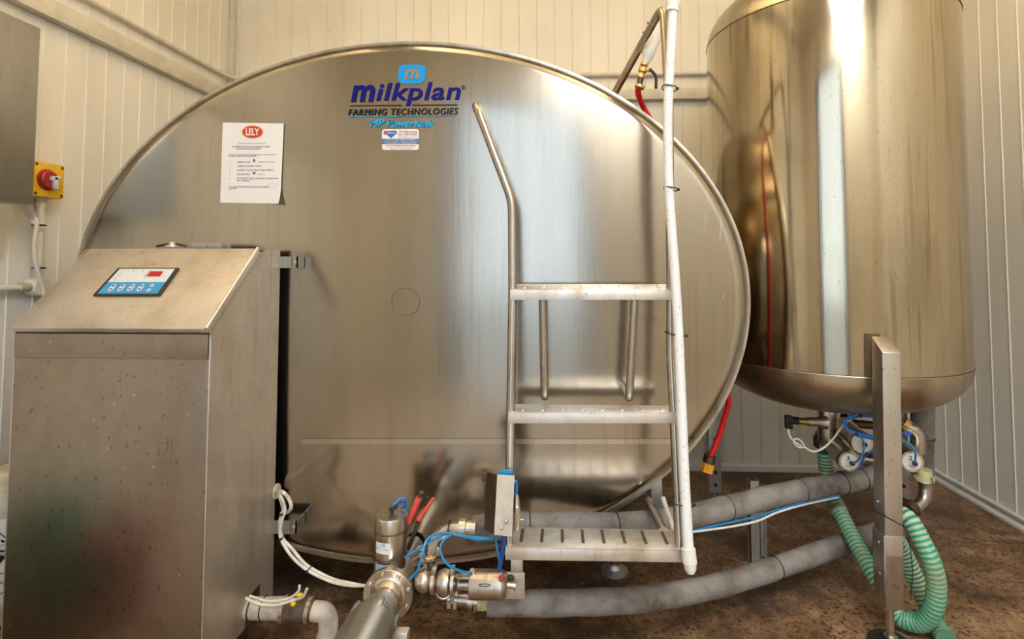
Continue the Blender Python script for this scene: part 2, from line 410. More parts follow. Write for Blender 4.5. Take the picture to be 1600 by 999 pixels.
# ================================================================== THE SETTING
def clad_wall(name, along, fixed, t0, t1, z1, inward, pitch=0.106, phase=0.0, skip=None, thick=0.06, zlo=0.0):
    """board cladding: small raised beads at every joint, all in the wall's one mesh"""
    mb = MB(); ts = [(t0, 0.0)]; t = t0 + phase
    while t < t1 - 0.012:
        if t > t0 + 0.012:
            ts += [(t - 0.006, 0.0), (t - 0.004, 0.0045), (t + 0.002, 0.0045), (t + 0.004, -0.002), (t + 0.006, 0.0)]
        t += pitch
    ts.append((t1, 0.0))
    def P(t, d, z):
        return Vector((t, fixed + inward * d, z)) if along == 'x' else Vector((fixed + inward * d, t, z))
    lo = [mb.bm.verts.new(P(t, d, zlo)) for t, d in ts]; hi = [mb.bm.verts.new(P(t, d, z1)) for t, d in ts]
    for i in range(len(ts) - 1): mb.bm.faces.new([lo[i], lo[i + 1], hi[i + 1], hi[i]])
    bl = [mb.bm.verts.new(P(t, -thick, zlo)) for t in (t0, t1)]; bh = [mb.bm.verts.new(P(t, -thick, z1)) for t in (t0, t1)]
    mb.bm.faces.new([bl[1], bl[0], bh[0], bh[1]])
    mb.bm.faces.new([lo[0], hi[0], bh[0], bl[0]]); mb.bm.faces.new([lo[-1], bl[1], bh[1], hi[-1]])
    mb.bm.faces.new(lo[::-1] + [bl[0], bl[1]]); mb.bm.faces.new(hi + [bh[1], bh[0]])
    return mb
struct(clad_wall('w', 'x', ROOM_Y1, ROOM_X0, ROOM_X1, ROOM_H, -1, 0.112, 0.06).build('wall_back', 'wall_paint', None, 0))
struct(clad_wall('w', 'y', ROOM_X0, ROOM_Y0, ROOM_Y1, ROOM_H, 1, 0.103, 0.06).build('wall_left', 'wall_paint', None, 0))
struct(clad_wall('w', 'y', ROOM_X1, ROOM_Y0, ROOM_Y1, ROOM_H, -1, 0.116, 0.05).build('wall_right', 'wall_paint', None, 0))
w = clad_wall('w', 'x', ROOM_Y0, ROOM_X0, DOOR_X0, ROOM_H, 1, 0.11, 0.05)
w2 = clad_wall('w', 'x', ROOM_Y0, DOOR_X1, ROOM_X1, ROOM_H, 1, 0.11, 0.05)
w3 = clad_wall('w', 'x', ROOM_Y0, DOOR_X0, DOOR_X1, ROOM_H, 1, 0.11, 0.05, zlo=DOOR_H)
for q in (w2, w3):
    me = bpy.data.meshes.new('t'); q.bm.to_mesh(me); w.bm.from_mesh(me); bpy.data.meshes.remove(me); q.bm.free()
struct(w.build('wall_front', 'wall_paint', None, 0))
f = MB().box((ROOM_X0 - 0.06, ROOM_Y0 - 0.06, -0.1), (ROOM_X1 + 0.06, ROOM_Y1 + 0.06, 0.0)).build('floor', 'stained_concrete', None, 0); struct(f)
struct(MB().box((ROOM_X0 - 0.06, ROOM_Y0 - 0.06, ROOM_H), (ROOM_X1 + 0.06, ROOM_Y1 + 0.06, ROOM_H + 0.08)).build('ceiling', 'ceiling_paint', None, 0))
struct(MB().box((-9, -14, -0.14), (9, ROOM_Y0 - 0.06, -0.02)).build('ground', 'yard_concrete', None, 0))
# door frame of the opening behind the photographer
mb = MB()
mb.box((DOOR_X0 - 0.16, ROOM_Y0 - 0.07, 0), (DOOR_X0, ROOM_Y0 + 0.02, DOOR_H)); mb.box((DOOR_X1, ROOM_Y0 - 0.07, 0), (DOOR_X1 + 0.12, ROOM_Y0 + 0.02, DOOR_H))
mb.box((DOOR_X0 - 0.05, ROOM_Y0 - 0.07, DOOR_H), (DOOR_X1 + 0.05, ROOM_Y0 + 0.02, DOOR_H + 0.05))
struct(mb.build('door_1', 'dark_frame_paint', None, 0))
# skirting
struct(MB().box((ROOM_X0 + .02, ROOM_Y1 - 0.016, 0), (ROOM_X1 - 0.02, ROOM_Y1 - 0.003, 0.045), 0.003).box((ROOM_X0 + .02, ROOM_Y1 - 0.02, 0.03), (ROOM_X1 - 0.02, ROOM_Y1 - 0.004, 0.036)).build('baseboard_back', 'pvc_white'))
mb = MB(); mb.tube([(ROOM_X1 - 0.012, ROOM_Y0 + 0.1, 0.05), (ROOM_X1 - 0.012, ROOM_Y1 - 0.03, 0.05)], 0.009, 10)
mb.box((ROOM_X1 - 0.045, ROOM_Y0 + 0.1, 0.0), (ROOM_X1 - 0.003, ROOM_Y1 - 0.02, 0.022), 0.004)
struct(mb.build('baseboard_right', 'pvc_white'))
struct(MB().box((ROOM_X0 + 0.003, ROOM_Y0 + 0.1, 0), (ROOM_X0 + 0.016, ROOM_Y1 - 0.03, 0.045), 0.003).build('baseboard_left', 'pvc_white'))
# horizontal rails and the corner strips
RZ = atX(300, 131, ROOM_X0 + .045).z
struct(MB().box((ROOM_X0 + 0.003, -1.2, RZ - 0.005), (ROOM_X0 + 0.045, ROOM_Y1 - 0.01, RZ + 0.075), 0.004).build('trim_1', 'wall_trim_paint'))
struct(MB().box((ROOM_X0 + 0.05, ROOM_Y1 - 0.045, RZ - 0.005), (ROOM_X1 - 0.01, ROOM_Y1 - 0.004, RZ + 0.06), 0.004).build('trim_2', 'wall_trim_paint'))
struct(MB().box((ROOM_X0 + 0.001, ROOM_Y1 - 0.03, RZ + .1), (ROOM_X0 + 0.035, ROOM_Y1 - 0.001, ROOM_H), 0.003).build('trim_3', 'wall_trim_paint'))

# painted conduit round the walls
t = thing('wall_conduit', 'cream painted conduit pipe running round both walls above the rail', 'conduit', (ROOM_X0 + 0.03, ROOM_Y1 - 0.03, 2.33))
t['kind'] = 'thing'
zc = atX(250, 61.5, ROOM_X0 + .022).z
p = round_path([(ROOM_X0 + 0.022, -0.8, zc + 0.0), (ROOM_X0 + 0.022, ROOM_Y1 - 0.06, zc), (ROOM_X0 + 0.10, ROOM_Y1 - 0.022, zc - 0.006), (ROOM_X1 - 0.05, ROOM_Y1 - 0.022, zc - 0.006)], 0.08)
MB().tube(p, 0.0125, 12).build('conduit_pipe', 'wall_trim_paint', t)
for c0, c1 in (((ROOM_X0 + 0.022, 2.02, zc), (ROOM_X0 + 0.022, 2.08, zc)), ((0.14, ROOM_Y1 - 0.022, zc - 0.006), (0.19, ROOM_Y1 - 0.022, zc - 0.006)), ((-.9, ROOM_Y1 - 0.022, zc - 0.006), (-.85, ROOM_Y1 - 0.022, zc - 0.006))):
    MB().cyl(c0, c1, 0.0165, 14).build('coupler', 'wall_trim_paint', t)

# ceiling battens (out of frame, seen only as light and in the steel)
for lx, ly in LAMPS:
    t = thing('batten_lamp', 'long hanging uplight trough over the ' + ('left' if lx < 0 else 'right') + ' side of the room', 'lamp', (lx, ly, 2.95))
    MB().box((lx - 0.17, ly - 0.83, 2.95), (lx + 0.17, ly + 0.83, 3.0), 0.01).build('trough', 'pvc_white', t)
    for yy in (ly - .6, ly + .6): MB().cyl((lx, yy, 2.99), (lx, yy, 3.5), 0.004, 8).build('hanger_rod', 'galvanised', t)

t = thing('fill_panel', 'unseen ceiling panel behind the camera, added to carry the cool fill light', 'lamp', (FILL_XY[0], FILL_XY[1], 3.42))  # unseen body added for the fill light
MB().box((FILL_XY[0] - .68, FILL_XY[1] - .39, 3.44), (FILL_XY[0] + .68, FILL_XY[1] + .39, 3.5), .01).build('housing', 'pvc_white', t)

# ================================================================== OVAL TANK
YR = 1.95
pl_, pr_ = at(119, 473, YR), at(1171, 473, YR); pt_, pb_ = at(645, 67, YR), at(645, 880, YR)
TCX = (pl_.x + pr_.x) / 2; TA = (pr_.x - pl_.x) / 2; TCZ = (pt_.z + pb_.z) / 2; TB = (pt_.z - pb_.z) / 2
SAG = 0.022
def face_y(x, z):
    r = math.hypot((x - TCX) / TA, (z - TCZ) / TB)
    w = 0.0034 * (noise.noise(Vector((x * 1.9 + 3.1, z * 1.1, 0.4)))) + 0.0005 * noise.noise(Vector((x * 5.5, z * 2.6, 3.0)))
    w *= max(0, min(1, (0.97 - r) * 5))
    k = max(0.0, (r - 0.955) / 0.03); kn = 0.02 * min(1, k) ** 2
    return YR - 0.012 - 0.02 - SAG * (1 - min(r, 1) ** 2) + w + kn
def hitface(px, py, off=0.0):
    Y = 1.88
    for _ in range(8):
        p = at(px, py, Y); Y = face_y(p.x, p.z) - off * 1.9
    return at(px, py, Y)
tank = thing('oval_milk_tank', 'large oval stainless steel milk cooling tank filling the middle of the room', 'tank', (TCX, 2.5, 0))
mb = MB(); NA, NR = 288, 110
cen = mb.bm.verts.new((TCX, face_y(TCX, TCZ), TCZ)); prev = None
for i in range(1, NR + 1):
    r = i / NR * 0.988; ringv = []
    for k in range(NA):
        a = 2 * math.pi * k / NA; x = TCX + TA * r * math.cos(a); z = TCZ + TB * r * math.sin(a)
        ringv.append(mb.bm.verts.new((x, face_y(x, z), z)))
    for k in range(NA):
        if prev: mb.bm.faces.new([prev[k], prev[(k + 1) % NA], ringv[(k + 1) % NA], ringv[k]])
        else: mb.bm.faces.new([cen, ringv[(k + 1) % NA], ringv[k]])
    prev = ringv
mb.build('end_dish', 'tank_steel', tank, 60)
def ell_ring(mb, prof, n=200):     # prof: (scale offset in metres from the outline, y)
    rings = []
    for o, y in prof:
        rings.append([mb.bm.verts.new((TCX + (TA + o) * math.cos(2 * math.pi * k / n), y, TCZ + (TB + o) * math.sin(2 * math.pi * k / n))) for k in range(n)])
    return rings
mb = MB(); pr = [(-0.016, YR - 0.014), (-0.012, YR - 0.022), (-0.003, YR - 0.022), (0.0, YR - 0.012), (0.0, YR + 0.01), (-0.006, YR + 0.018), (-0.03, YR + 0.02)]
rg = ell_ring(mb, pr)
for i in range(len(rg) - 1):
    for k in range(200): mb.bm.faces.new([rg[i][k], rg[i][(k + 1) % 200], rg[i + 1][(k + 1) % 200], rg[i + 1][k]])
mb.build('rim', 'rim_steel', tank)
mb = MB(); rg = ell_ring(mb, [(-0.03, YR + 0.005), (-0.035, YR + 0.03), (-0.035, 3.05), (-0.08, 3.08)])
for i in range(len(rg) - 1):
    for k in range(200): mb.bm.faces.new([rg[i][k], rg[i][(k + 1) % 200], rg[i + 1][(k + 1) % 200], rg[i + 1][k]])
mb.bm.faces.new(rg[-1]); mb.bm.faces.new(rg[0][::-1])
mb.build('shell', 'tank_steel', tank)
# welded seam across the foot of the dish and the round boss ring
def strip(x0, y0, x1, y1, half, n=60):
    mb = MB(); a = []
    for i in range(n + 1):
        t = i / n; px, py = x0 + (x1 - x0) * t, y0 + (y1 - y0) * t
        a.append((mb.bm.verts.new(hitface(px, py - half, 0.001)), mb.bm.verts.new(hitface(px, py + half, 0.001))))
    for (p, q), (r_, s_) in zip(a, a[1:]): mb.bm.faces.new([p, r_, s_, q])
    return mb
sb = strip(470, 690, 1088, 690, 4); sb.build('lap_seam', 'lap_steel', tank)
mb = MB(); cc = [hitface(634 + 22 * math.cos(2 * math.pi * k / 48), 472 + 21 * math.sin(2 * math.pi * k / 48), 0.0003) for k in range(49)]
mb.tube(cc, 0.0009, 5, cap=False); mb.build('ring_mark', 'grimy_dark_metal', tank)
mb = MB()
for x, ya, yb in ((1126, 340, 378), (1102, 330, 362), (1130, 460, 468), (855, 560, 640), (738, 590, 640)):
    mb.tube([hitface(x + math.sin(k) * 0.8, ya + (yb - ya) * k / 6, 0.0) for k in range(7)], 0.0012, 6)
mb.build('dried_drips', 'tread_steel', tank)['kind'] = 'stuff'
# feet
foot = atZ(960, 893)
for i, (fx, fy, top) in enumerate(((foot.x, foot.y, 0), (-1.32, foot.y, 0), (foot.x, 2.85, 0), (-1.05, 2.85, 0))):
    zt = TCZ - (TB - 0.035) * math.sqrt(max(0, 1 - ((fx - TCX) / TA) ** 2)) + 0.03
    lg = MB().cyl((fx, fy, 0.028), (fx, fy, zt), 0.019, 18).build('leg', 'tube_steel', tank)
    MB().lathe((fx, fy, 0.0), (0, 0, 1), [(0, 0.055), (0.006, 0.055), (0.016, 0.03), (0.03, 0.024)]).build('foot_plate', 'galvanised', lg)
# gusset plate at right under the rim
g0 = at(1016, 756, 1.99); g1 = at(1034, 748, 1.99); g2 = at(1036, 800, 1.99); g3 = at(1020, 800, 1.99)
MB().slab([g0, g1, g2, g3], (0, 0.05, 0)).build('gusset_plate', 'galvanised', tank)

# maker's decal: lettering carried onto the curved face
def uvf(off):
    return lambda u, v: hitface(u, v, off)
logo = MB(); fn = lambda u, v: hitface(u, v, 0.0016)
mb = MB(); fb = lambda u, v: hitface(u, v, 0.0010)
pts = []
for k in range(60):
    a = 2 * math.pi * k / 60; ca, sa = math.cos(a), math.sin(a); e = 0.42
    x = math.copysign(abs(ca) ** e, ca); y = math.copysign(abs(sa) ** e, sa)
    pts.append((643.5 + 21.5 * x * (1 - 0.10 * (y > 0) * y) + (-y) * 1.2, 116 + 15.2 * y))
patch(mb, fb, pts); badge = mb.build('decal_badge', 'sky_ink', tank, 0)
mb = MB(); letter(mb, 'm', lambda u, v: hitface(u, v, 0.0018), 632, 655, 124, 107, 0.15, 0.03); mb.build('badge_letter', 'lap_steel', badge, 0)
mb = MB(); nf = lambda u, v: hitface(u, v - (u - 548) * 0.017, 0.0016); letter(mb, 'm', nf, 548, 586, 159.5, 133, 0.2, 0.034); letter(mb, 'ilkplan', nf, 587.5, 720, 167, 130.5, 0.2, 0.02, 1.06); mb.build('decal_name', 'navy_ink', tank, 0)
mb = MB(); letter(mb, '\u00ae', fn, 720.5, 727, 140, 133); mb.build('decal_trade_mark', 'black_ink', tank, 0)
mb = MB()
for sh, lf_ in ((0, .0016), (.45, .0017), (.9, .0018)): letter(mb, 'FARMING TECHNOLOGIES', lambda u, v: hitface(u, v - (u - 544) * 0.012, lf_), 544 + sh, 715 + sh, 180.5, 170.5, 0.2, 0.0, 1.15)
for a0, b0, y0, y1 in ((546, 627, 165.2, 164.4), (644, 715, 164.2, 163.6)):
    patch(mb, fn, [(a0, y0 + .6), (b0, y1 + .6), (b0, y1 - .5), (a0, y0 - .5)])
mb.build('decal_motto', 'black_ink', tank, 0)
mb = MB()
for sh, lf_ in ((0, .0016), (.6, .0017), (1.2, .0018), (1.8, .0019)): letter(mb, 'MP Powertank', lambda u, v: hitface(u, v, lf_), 577 + sh, 676 + sh, 198.5, 186.5, 0.3, 0.0, 1.05)
patch(mb, fn, [(545, 183.2), (712, 181), (712, 180), (545, 182)])
mb.build('decal_model', 'faded_sky_ink', tank, 0)
# service sticker
mb = MB(); patch(mb, fb, rrect(597, 202, 654.5, 234.5, 4)); stk = mb.build('service_sticker', 'sticker_white', tank, 0)
fs_ = lambda u, v: hitface(u, v, 0.0017)
mb = MB()
for y in (218.3, 221.2, 224.0): patch(mb, fs_, [(597, y - 1.2), (654.5, y - 1.2), (654.5, y + 1.1), (597, y + 1.1)])
patch(mb, fs_, [(602.5, 205), (618, 204), (621, 207.5), (611, 216), (602.5, 208)])
mb.build('sticker_blue_print', 'royal_ink', stk, 0)
mb = MB(); letter(mb, 'K', fs_, 599.5, 604.5, 210.5, 204, 0, 0.04); letter(mb, 'The clean choice', fs_, 622.5, 652, 207, 203.8, 0, .02); letter(mb, 'www.thecleanchoice.co.uk', fs_, 622.5, 652, 215.8, 214)
letter(mb, 'OUT OF HOURS 24 HRS HOURS', fs_, 602.5, 649, 229.2, 226.7, 0, .02)
mb.build('sticker_red_print', 'red_ink', stk, 0)
mb = MB(); letter(mb, 'Tel: 01889 883270', fs_, 622.5, 652, 210.8, 208.2, 0, .02); letter(mb, 'Email: info', fs_, 622.5, 652, 213.2, 211.4); letter(mb, 'Peak Care - Partner Care', fs_, 609, 644, 233.2, 230.8, 0, .01)
mb.build('sticker_black_print', 'grey_ink', stk, 0)
mb = MB()
fw = lambda u, v: hitface(u, v, 0.0023)
letter(mb, 'MILKING SYSTEMS - TANKS - CHEMICALS', fw, 603, 649, 219.1, 217.6); letter(mb, 'DAIRY HYGIENE - PARLOUR - SERVICE', fw, 600, 652, 222.0, 220.5); letter(mb, 'ROBOT SERVICE - REFRIGERATION', fw, 602, 650, 224.8, 223.3)
letter(mb, 'KRISTAL', fw, 605, 617.5, 209.0, 206.6, 0, .02)
mb.build('sticker_white_print', 'sticker_white', stk, 0)

# notice taped to the dish
note = thing('paper_notice', 'white printed instruction sheet with red oval emblem taped to the oval tank', 'notice', hitface(392, 318, 0.002))
quad = [(348, 191.5), (443.5, 193), (440, 308), (433, 318), (344, 317)]
def sheet(u, v): return hitface(u, v, 0.0025)
mb = MB(); n = 12
TL, TR, BR, BL = Vector((348, 191.5)), Vector((443.5, 193)), Vector((438, 318.5)), Vector((344, 317))
def bil(s, t):
    p = (TL * (1 - s) + TR * s) * (1 - t) + (BL * (1 - s) + BR * s) * t; return p
gv = []
for j in range(n + 1):
    row = []
    for i in range(n + 1):
        s, tt = i / n, j / n; p = bil(s, tt)
        curl = 0.012 * max(0, (s + tt - 1.78) / 0.22) ** 2
        p.x -= 3 * max(0, (s + tt - 1.8) / 0.2) ** 2
        row.append(mb.bm.verts.new(hitface(p.x, p.y, 0.0025 + curl)))
    gv.append(row)
for j in range(n):
    for i in range(n): mb.bm.faces.new([gv[j][i], gv[j][i + 1], gv[j + 1][i + 1], gv[j + 1][i]])
sheet_o = mb.build('sheet', 'paper', note, 60)
fp = lambda u, v: hitface(u, v, 0.0032); fp2 = lambda u, v: hitface(u, v, 0.0038); fp3 = lambda u, v: hitface(u, v, 0.0044)
mb = MB(); patch(mb, fp, circ(394.5, 206, 17, 10.3)); em = mb.build('emblem_border', 'orange_ink', sheet_o, 0)
mb = MB(); patch(mb, fp2, circ(394.5, 206.3, 15.4, 9.0)); mb.build('emblem', 'red_ink', sheet_o, 0)
mb = MB(); letter(mb, 'LELY', fp3, 384, 405, 211.5, 200.5, 0, 0.03, 1.0); mb.build('emblem_lettering', 'paper', sheet_o, 0)
mb = MB()
for body, x0, x1, yb, yt in (
    ('AUTOMATIC STORAGE and MILKING SYSTEM', 362, 421, 230.6, 228.0), ('TANK DRAIN PROCEDURE', 369, 407, 234.0, 231.4),
    ('BEFORE YOU DISCONNECT THE TANK, MAKE SURE THAT THE MACHINE AND', 357, 431, 243.0, 240.9), ('THE MILK LINE IS IN THE OFF POSITION', 357, 401, 245.3, 243.2),
    ('1.', 359.5, 361, 254.6, 252.3), ('REMOVE FUSE', 371, 391, 254.8, 252.2), ('LOCATION ( NO. )', 403.5, 430, 255.0, 252.4),
    ('2.', 359, 361, 261, 258.7), ('SAMPLE FROM MILK TANK', 371, 408, 261, 258.4),
    ('3.', 359, 361, 267.3, 265), ('CONNECT OUTLET MILK TANK TO EMPTY', 370.5, 428, 267.3, 264.7),
    ('4.', 358.5, 360.5, 273.8, 271.5), ('PUSH BUTTON', 370, 390, 273.8, 271.2), ('( NO. )', 402, 414, 274.1, 271.5),
    ('5.', 358.5, 360.5, 279.8, 277.5), ('AFTER EMPTY, MILK TANK SWITCH PROGRAM', 370, 434, 280.5, 277.8), ('ON CLEANING', 370, 390, 283.6, 281.2),
    ('* IN CASE OF REFUSING OR ERROR PUSH RESET', 358, 420, 293.4, 290.8), ('BUTTON', 357.5, 369, 296, 293.8),
    ('Automatic milking in development', 372, 415, 225.2, 223.0)):
    letter(mb, body, fp, x0, x1, yb, yt, 0, 0.012)
mb.build('printed_text', 'grey_ink', sheet_o, 0)
mb = MB()
for c in (circ(397, 251, 2.2, 2.6, 14), circ(397, 270.5, 2.6, 2.2, 14)): patch(mb, fp, c)
lp = [hitface(u, v, 0.003) for u, v in rrect(421, 286.5, 431, 293, 1)]; mb.tube(lp + [lp[0]], 0.0003, 4, cap=False)
mb.build('printed_marks', 'grey_ink', sheet_o, 0)

# ================================================================== TALL ROUND TANK
CX, CY, CR = 1.172, 2.43, 0.4925
vt = thing('round_storage_tank', 'tall round stainless steel tank standing on legs at the right', 'tank', (CX, CY, 0))
ZR, ZT = 0.845, 2.235
prof = [(0.638, 0.02)]
for k in range(0, 19):      # shallow bottom dish with knuckle
    a = k / 18; r = CR * math.sin(a * math.pi / 2) ** 0.9; prof.append((0.64 + (ZR - 0.64) * (1 - math.cos(a * math.pi / 2)) ** 1.15, max(r, 0.03)))
mb = MB(); mb.lathe((CX, CY, 0), (0, 0, 1), prof + [(ZR, CR)], 96); mb.build('bottom_dish', 'dull_dish_steel', vt, 50)
mb = MB(); nz = 40; sg = 180; rings = []
for j in range(nz + 1):
    z = ZR + 0.004 + (ZT - ZR - 0.004) * j / nz; row = []
    for k in range(sg):
        a = 2 * math.pi * k / sg
        rr = CR + 0.0012 * noise.noise(Vector((math.cos(a) * 2.2, math.sin(a) * 2.2, z * 0.7 + 5)))
        row.append(mb.bm.verts.new((CX + rr * math.cos(a), CY + rr * math.sin(a), z)))
    rings.append(row)
for j in range(nz):
    for k in range(sg): mb.bm.faces.new([rings[j][k], rings[j][(k + 1) % sg], rings[j + 1][(k + 1) % sg], rings[j + 1][k]])
mb.build('shell', 'tank_cylinder_steel', vt, 60)
prof = [(ZT, CR)] + [(ZT + 0.24 * math.sin(k / 16 * math.pi / 2), CR * math.cos(k / 16 * math.pi / 2) ** 0.75) for k in range(1, 16)] + [(ZT + 0.24, 0.02)]
MB().lathe((CX, CY, 0), (0, 0, 1), prof, 96).build('top_dish', 'dull_dish_steel', vt, 50)
mb = MB(); mb.ring((CX, CY, ZR), (0, 0, 1), CR + 0.0005, 0.0022, 120, 6); mb.build('lower_weld', 'rim_steel', vt)
mb = MB(); mb.ring((CX, CY, ZT), (0, 0, 1), CR + 0.0005, 0.002, 120, 6); mb.build('upper_weld', 'grimy_dark_metal', vt)
# front leg: box section with sloping head
def boxleg(name, ax, ay, w, d, zb, zt, slope, par, mat='leg_steel'):
    mb = MB(); h = w / 2
    mb.hexa([(ax - h, ay, zb), (ax + h, ay, zb), (ax + h, ay + d, zb), (ax - h, ay + d, zb), (ax - h, ay, zt), (ax + h, ay, zt), (ax + h, ay + d, zt + slope), (ax - h, ay + d, zt + slope)], 0.003)
    return mb.build(name, mat, par)
LY = 1.845
ft = at(1393, 551, LY); fb_ = at(1399, 955, LY)
LX = (ft.x + fb_.x) / 2
lw = S(27, LY)
def slanted_leg(p0, p1, w, d, head, par, nm='leg', mat='leg_steel'):
    h = w / 2; mb = MB()
    mb.hexa([(p1.x - h, p1.y, p1.z), (p1.x + h, p1.y, p1.z), (p1.x + h, p1.y + d, p1.z), (p1.x - h, p1.y + d, p1.z),
             (p0.x - h, p0.y, p0.z), (p0.x + h, p0.y, p0.z), (p0.x + h, p0.y + d, p0.z + head), (p0.x - h, p0.y + d, p0.z + head)], 0.0035)
    return mb.build(nm, mat, par)
lg = slanted_leg(ft, fb_, lw, 0.062, 0.045, vt)
# inner adjusting section, screw and rubber foot
ang = atZ(1396, 978)
MB().hexa([(fb_.x - lw / 2 - 0.001, LY + 0.004, fb_.z - 0.002), (fb_.x + lw / 2 + 0.001, LY + 0.004, fb_.z - 0.002), (fb_.x + lw / 2 + 0.001, LY + 0.066, fb_.z - 0.002), (fb_.x - lw / 2 - 0.001, LY + 0.066, fb_.z - 0.002),
           (fb_.x - lw / 2 - 0.001, LY - 0.0015, fb_.z + 0.235), (fb_.x + lw / 2 + 0.001, LY - 0.0015, fb_.z + 0.235), (fb_.x + lw / 2 + 0.001, LY + 0.066, fb_.z + 0.235), (fb_.x - lw / 2 - 0.001, LY + 0.066, fb_.z + 0.235)], 0.003).build('leg_sleeve', 'leg_steel', lg)
for z in (fb_.z + 0.10, fb_.z + 0.20, fb_.z + 0.33): MB().cyl((fb_.x - lw / 2 - 0.004, LY + 0.03, z), (fb_.x - lw / 2 + 0.002, LY + 0.03, z), 0.006, 12).build('bolt', 'valve_steel', lg)
MB().lathe((fb_.x, LY + 0.03, 0.02), (0, 0, 1), [(0, 0.02), (0.012, 0.02), (0.012, 0.012), (fb_.z + 0.01, 0.012)]).build('foot_screw', 'valve_steel', lg)
MB().lathe((fb_.x, LY + 0.03, 0.0), (0, 0, 1), [(0, 0.064), (0.01, 0.066), (0.018, 0.055), (0.024, 0.022)], 32).build('rubber_foot', 'black_plastic', lg)
mb = MB()   # tie wire round the leg
wz = at(1395, 820, LY).z
mb.tube([(fb_.x - lw / 2 - .003, LY + .06, wz + .02), (fb_.x - lw / 2 - .003, LY - .003, wz + .03), (fb_.x + lw / 2 + .003, LY - .003, wz - .004), (fb_.x + lw / 2 + .004, LY + .06, wz - .004)], 0.0018, 8)
mb.tube(smooth_path([(fb_.x + lw / 2 + .004, LY, wz), (fb_.x + lw / 2 + .02, LY, wz - .05), (fb_.x + lw / 2 + .028, LY, wz - .14), (fb_.x + lw / 2 + .02, LY, wz - .235)]), 0.0016, 8)
mb.build('tie_wire', 'black_plastic', lg)
# rear legs
for (bx, by), nm in (((CX - 0.40, CY + 0.39), 'l'), ((CX + 0.43, CY + 0.26), 'r')):
    mb = MB(); mb.box((bx - 0.03, by - 0.03, 0.10), (bx + 0.03, by + 0.03, ZR + 0.05), 0.003)
    l2 = mb.build('leg', 'galvanised', vt)
    for z in (0.14, 0.2, 0.36): MB().cyl((bx, by - 0.036, z), (bx, by - 0.028, z), 0.009, 12).build('bolt', 'black_plastic', l2)
    MB().cyl((bx, by, 0.012), (bx, by, 0.11), 0.012).build('foot_screw', 'valve_steel', l2)
    MB().lathe((bx, by, 0.0), (0, 0, 1), [(0, 0.062), (0.01, 0.064), (0.02, 0.05), (0.028, 0.02)], 28).build('rubber_foot', 'black_plastic', l2)

# outlet, tee and probe below the round tank
YT = 2.34
out = thing('outlet_tee', 'vertical stainless outlet tee with a black plug probe below the round tank', 'pipe fitting', at(1292, 700, YT))
a = at(1293, 630, YT); c = at(1290, 690, YT)
MB().lathe(a, c - a, [(0, S(15, YT) / 1.1), (0.03, S(12.5, YT)), ((c - a).length - .03, S(12.5, YT)), ((c - a).length, S(9, YT))]).build('outlet_pipe', 'valve_steel', out)
p0, p1 = at(1290, 660, YT - .02), at(1262, 659, YT - .02)
MB().lathe(p0, p1 - p0, [(0, 0.03), ((p1 - p0).length * .5, 0.018), ((p1 - p0).length, 0.018)]).build('branch', 'valve_steel', out)
p2, p3, p4 = at(1262, 659, YT - .02), at(1246, 658, YT - .02), at(1229, 656, YT - .02)
pb = MB().lathe(p2, p3 - p2, [(0, 0.014), ((p3 - p2).length, 0.014)]).build('probe_nut', 'brass', out)
mb = MB(); mb.cyl(p3, p4, 0.0155); mb.box(p4 + Vector((-0.006, -0.012, -0.036)), p4 + Vector((0.022, 0.012, 0.017)), 0.003); mb.build('probe_plug', 'black_plastic', out)
MB().cyl(at(1252, 659, YT - .04), at(1249, 658.8, YT - .04), 0.006).build('warning_dot', 'orange_plastic', out)
cb = MB(); q = [(1231, 671), (1234, 682), (1243, 692), (1258, 700), (1270, 706), (1284, 702), (1300, 688), (1318, 664), (1335, 652), (1352, 648)]
cb.tube(smooth_path([at(x, y, 2.18) for x, y in q]), 0.0042, 10)
tag(cb.build('white_cable', 'cable_white'), 'white cable dropping from the black plug and sweeping up under the round tank', 'cable')
cb = MB(); q = [(1240, 688), (1246, 686), (1254, 692), (1256, 698), (1249, 700), (1241, 694), (1240, 688)]
cb.tube(smooth_path([at(x, y, 2.17) for x, y in q]), 0.0032, 8)
tag(cb.build('cable_loop', 'cable_white'), 'small white cable loop tied beside the probe below the round tank', 'cable')

# pneumatic actuators hanging under the tank
def actuator(name, x0, y0, Y0, x1, y1, Y1, rpx, label, num, grp='round faced actuators under the round tank'):
    a, c = at(x0, y0, Y0), at(x1, y1, Y1); ax = (c - a).normalized(); L = (c - a).length; r = S(rpx, Y1)
    t = thing(name, label, 'actuator', a, grp)
    MB().lathe(a, ax, [(0, r * .55), (0.01, r * .92), (0.02, r * .95), (L - 0.03, r * .95), (L - 0.028, r), (L - 0.006, r), (L, r * .93)], 36).build('body', 'tank_cylinder_steel' if 0 else 'valve_steel', t)
    lb = MB().lathe(c - ax * 0.001, ax, [(0, r * .74), (0.0018, r * .74)], 32).build('round_label', 'sticker_white', t)
    u = Vector((1, 0, 0)); u = (u - ax * u.dot(ax)).normalized(); w = ax.cross(u) * -1
    if w.z < 0: w = -w
    o = c + ax * 0.0022
    mb = MB(); fn_ = lambda p, q: o + u * p * r + w * q * r
    if num: letter(mb, num, fn_, -.22, 0.0, 0.16, 0.55, 0, 0.02)
    letter(mb, '-------', fn_, -.4, .4, -.36, -.33); letter(mb, '-----', fn_, -.3, .3, -.48, -.45)
    mb.build('label_print', 'black_ink', lb, 0)
    mb = MB(); mb.cyl(o + u * r * 0.12, o + u * r * 0.12 + ax * 0.014, 0.006, 12); mb.obox(o + u * r * .12 + ax * 0.014, u * 0.008, w * 0.006, ax * 0.006, 0.002)
    mb.build('air_fitting', 'black_plastic', t)
    return t, o + u * r * .12 + ax * .014
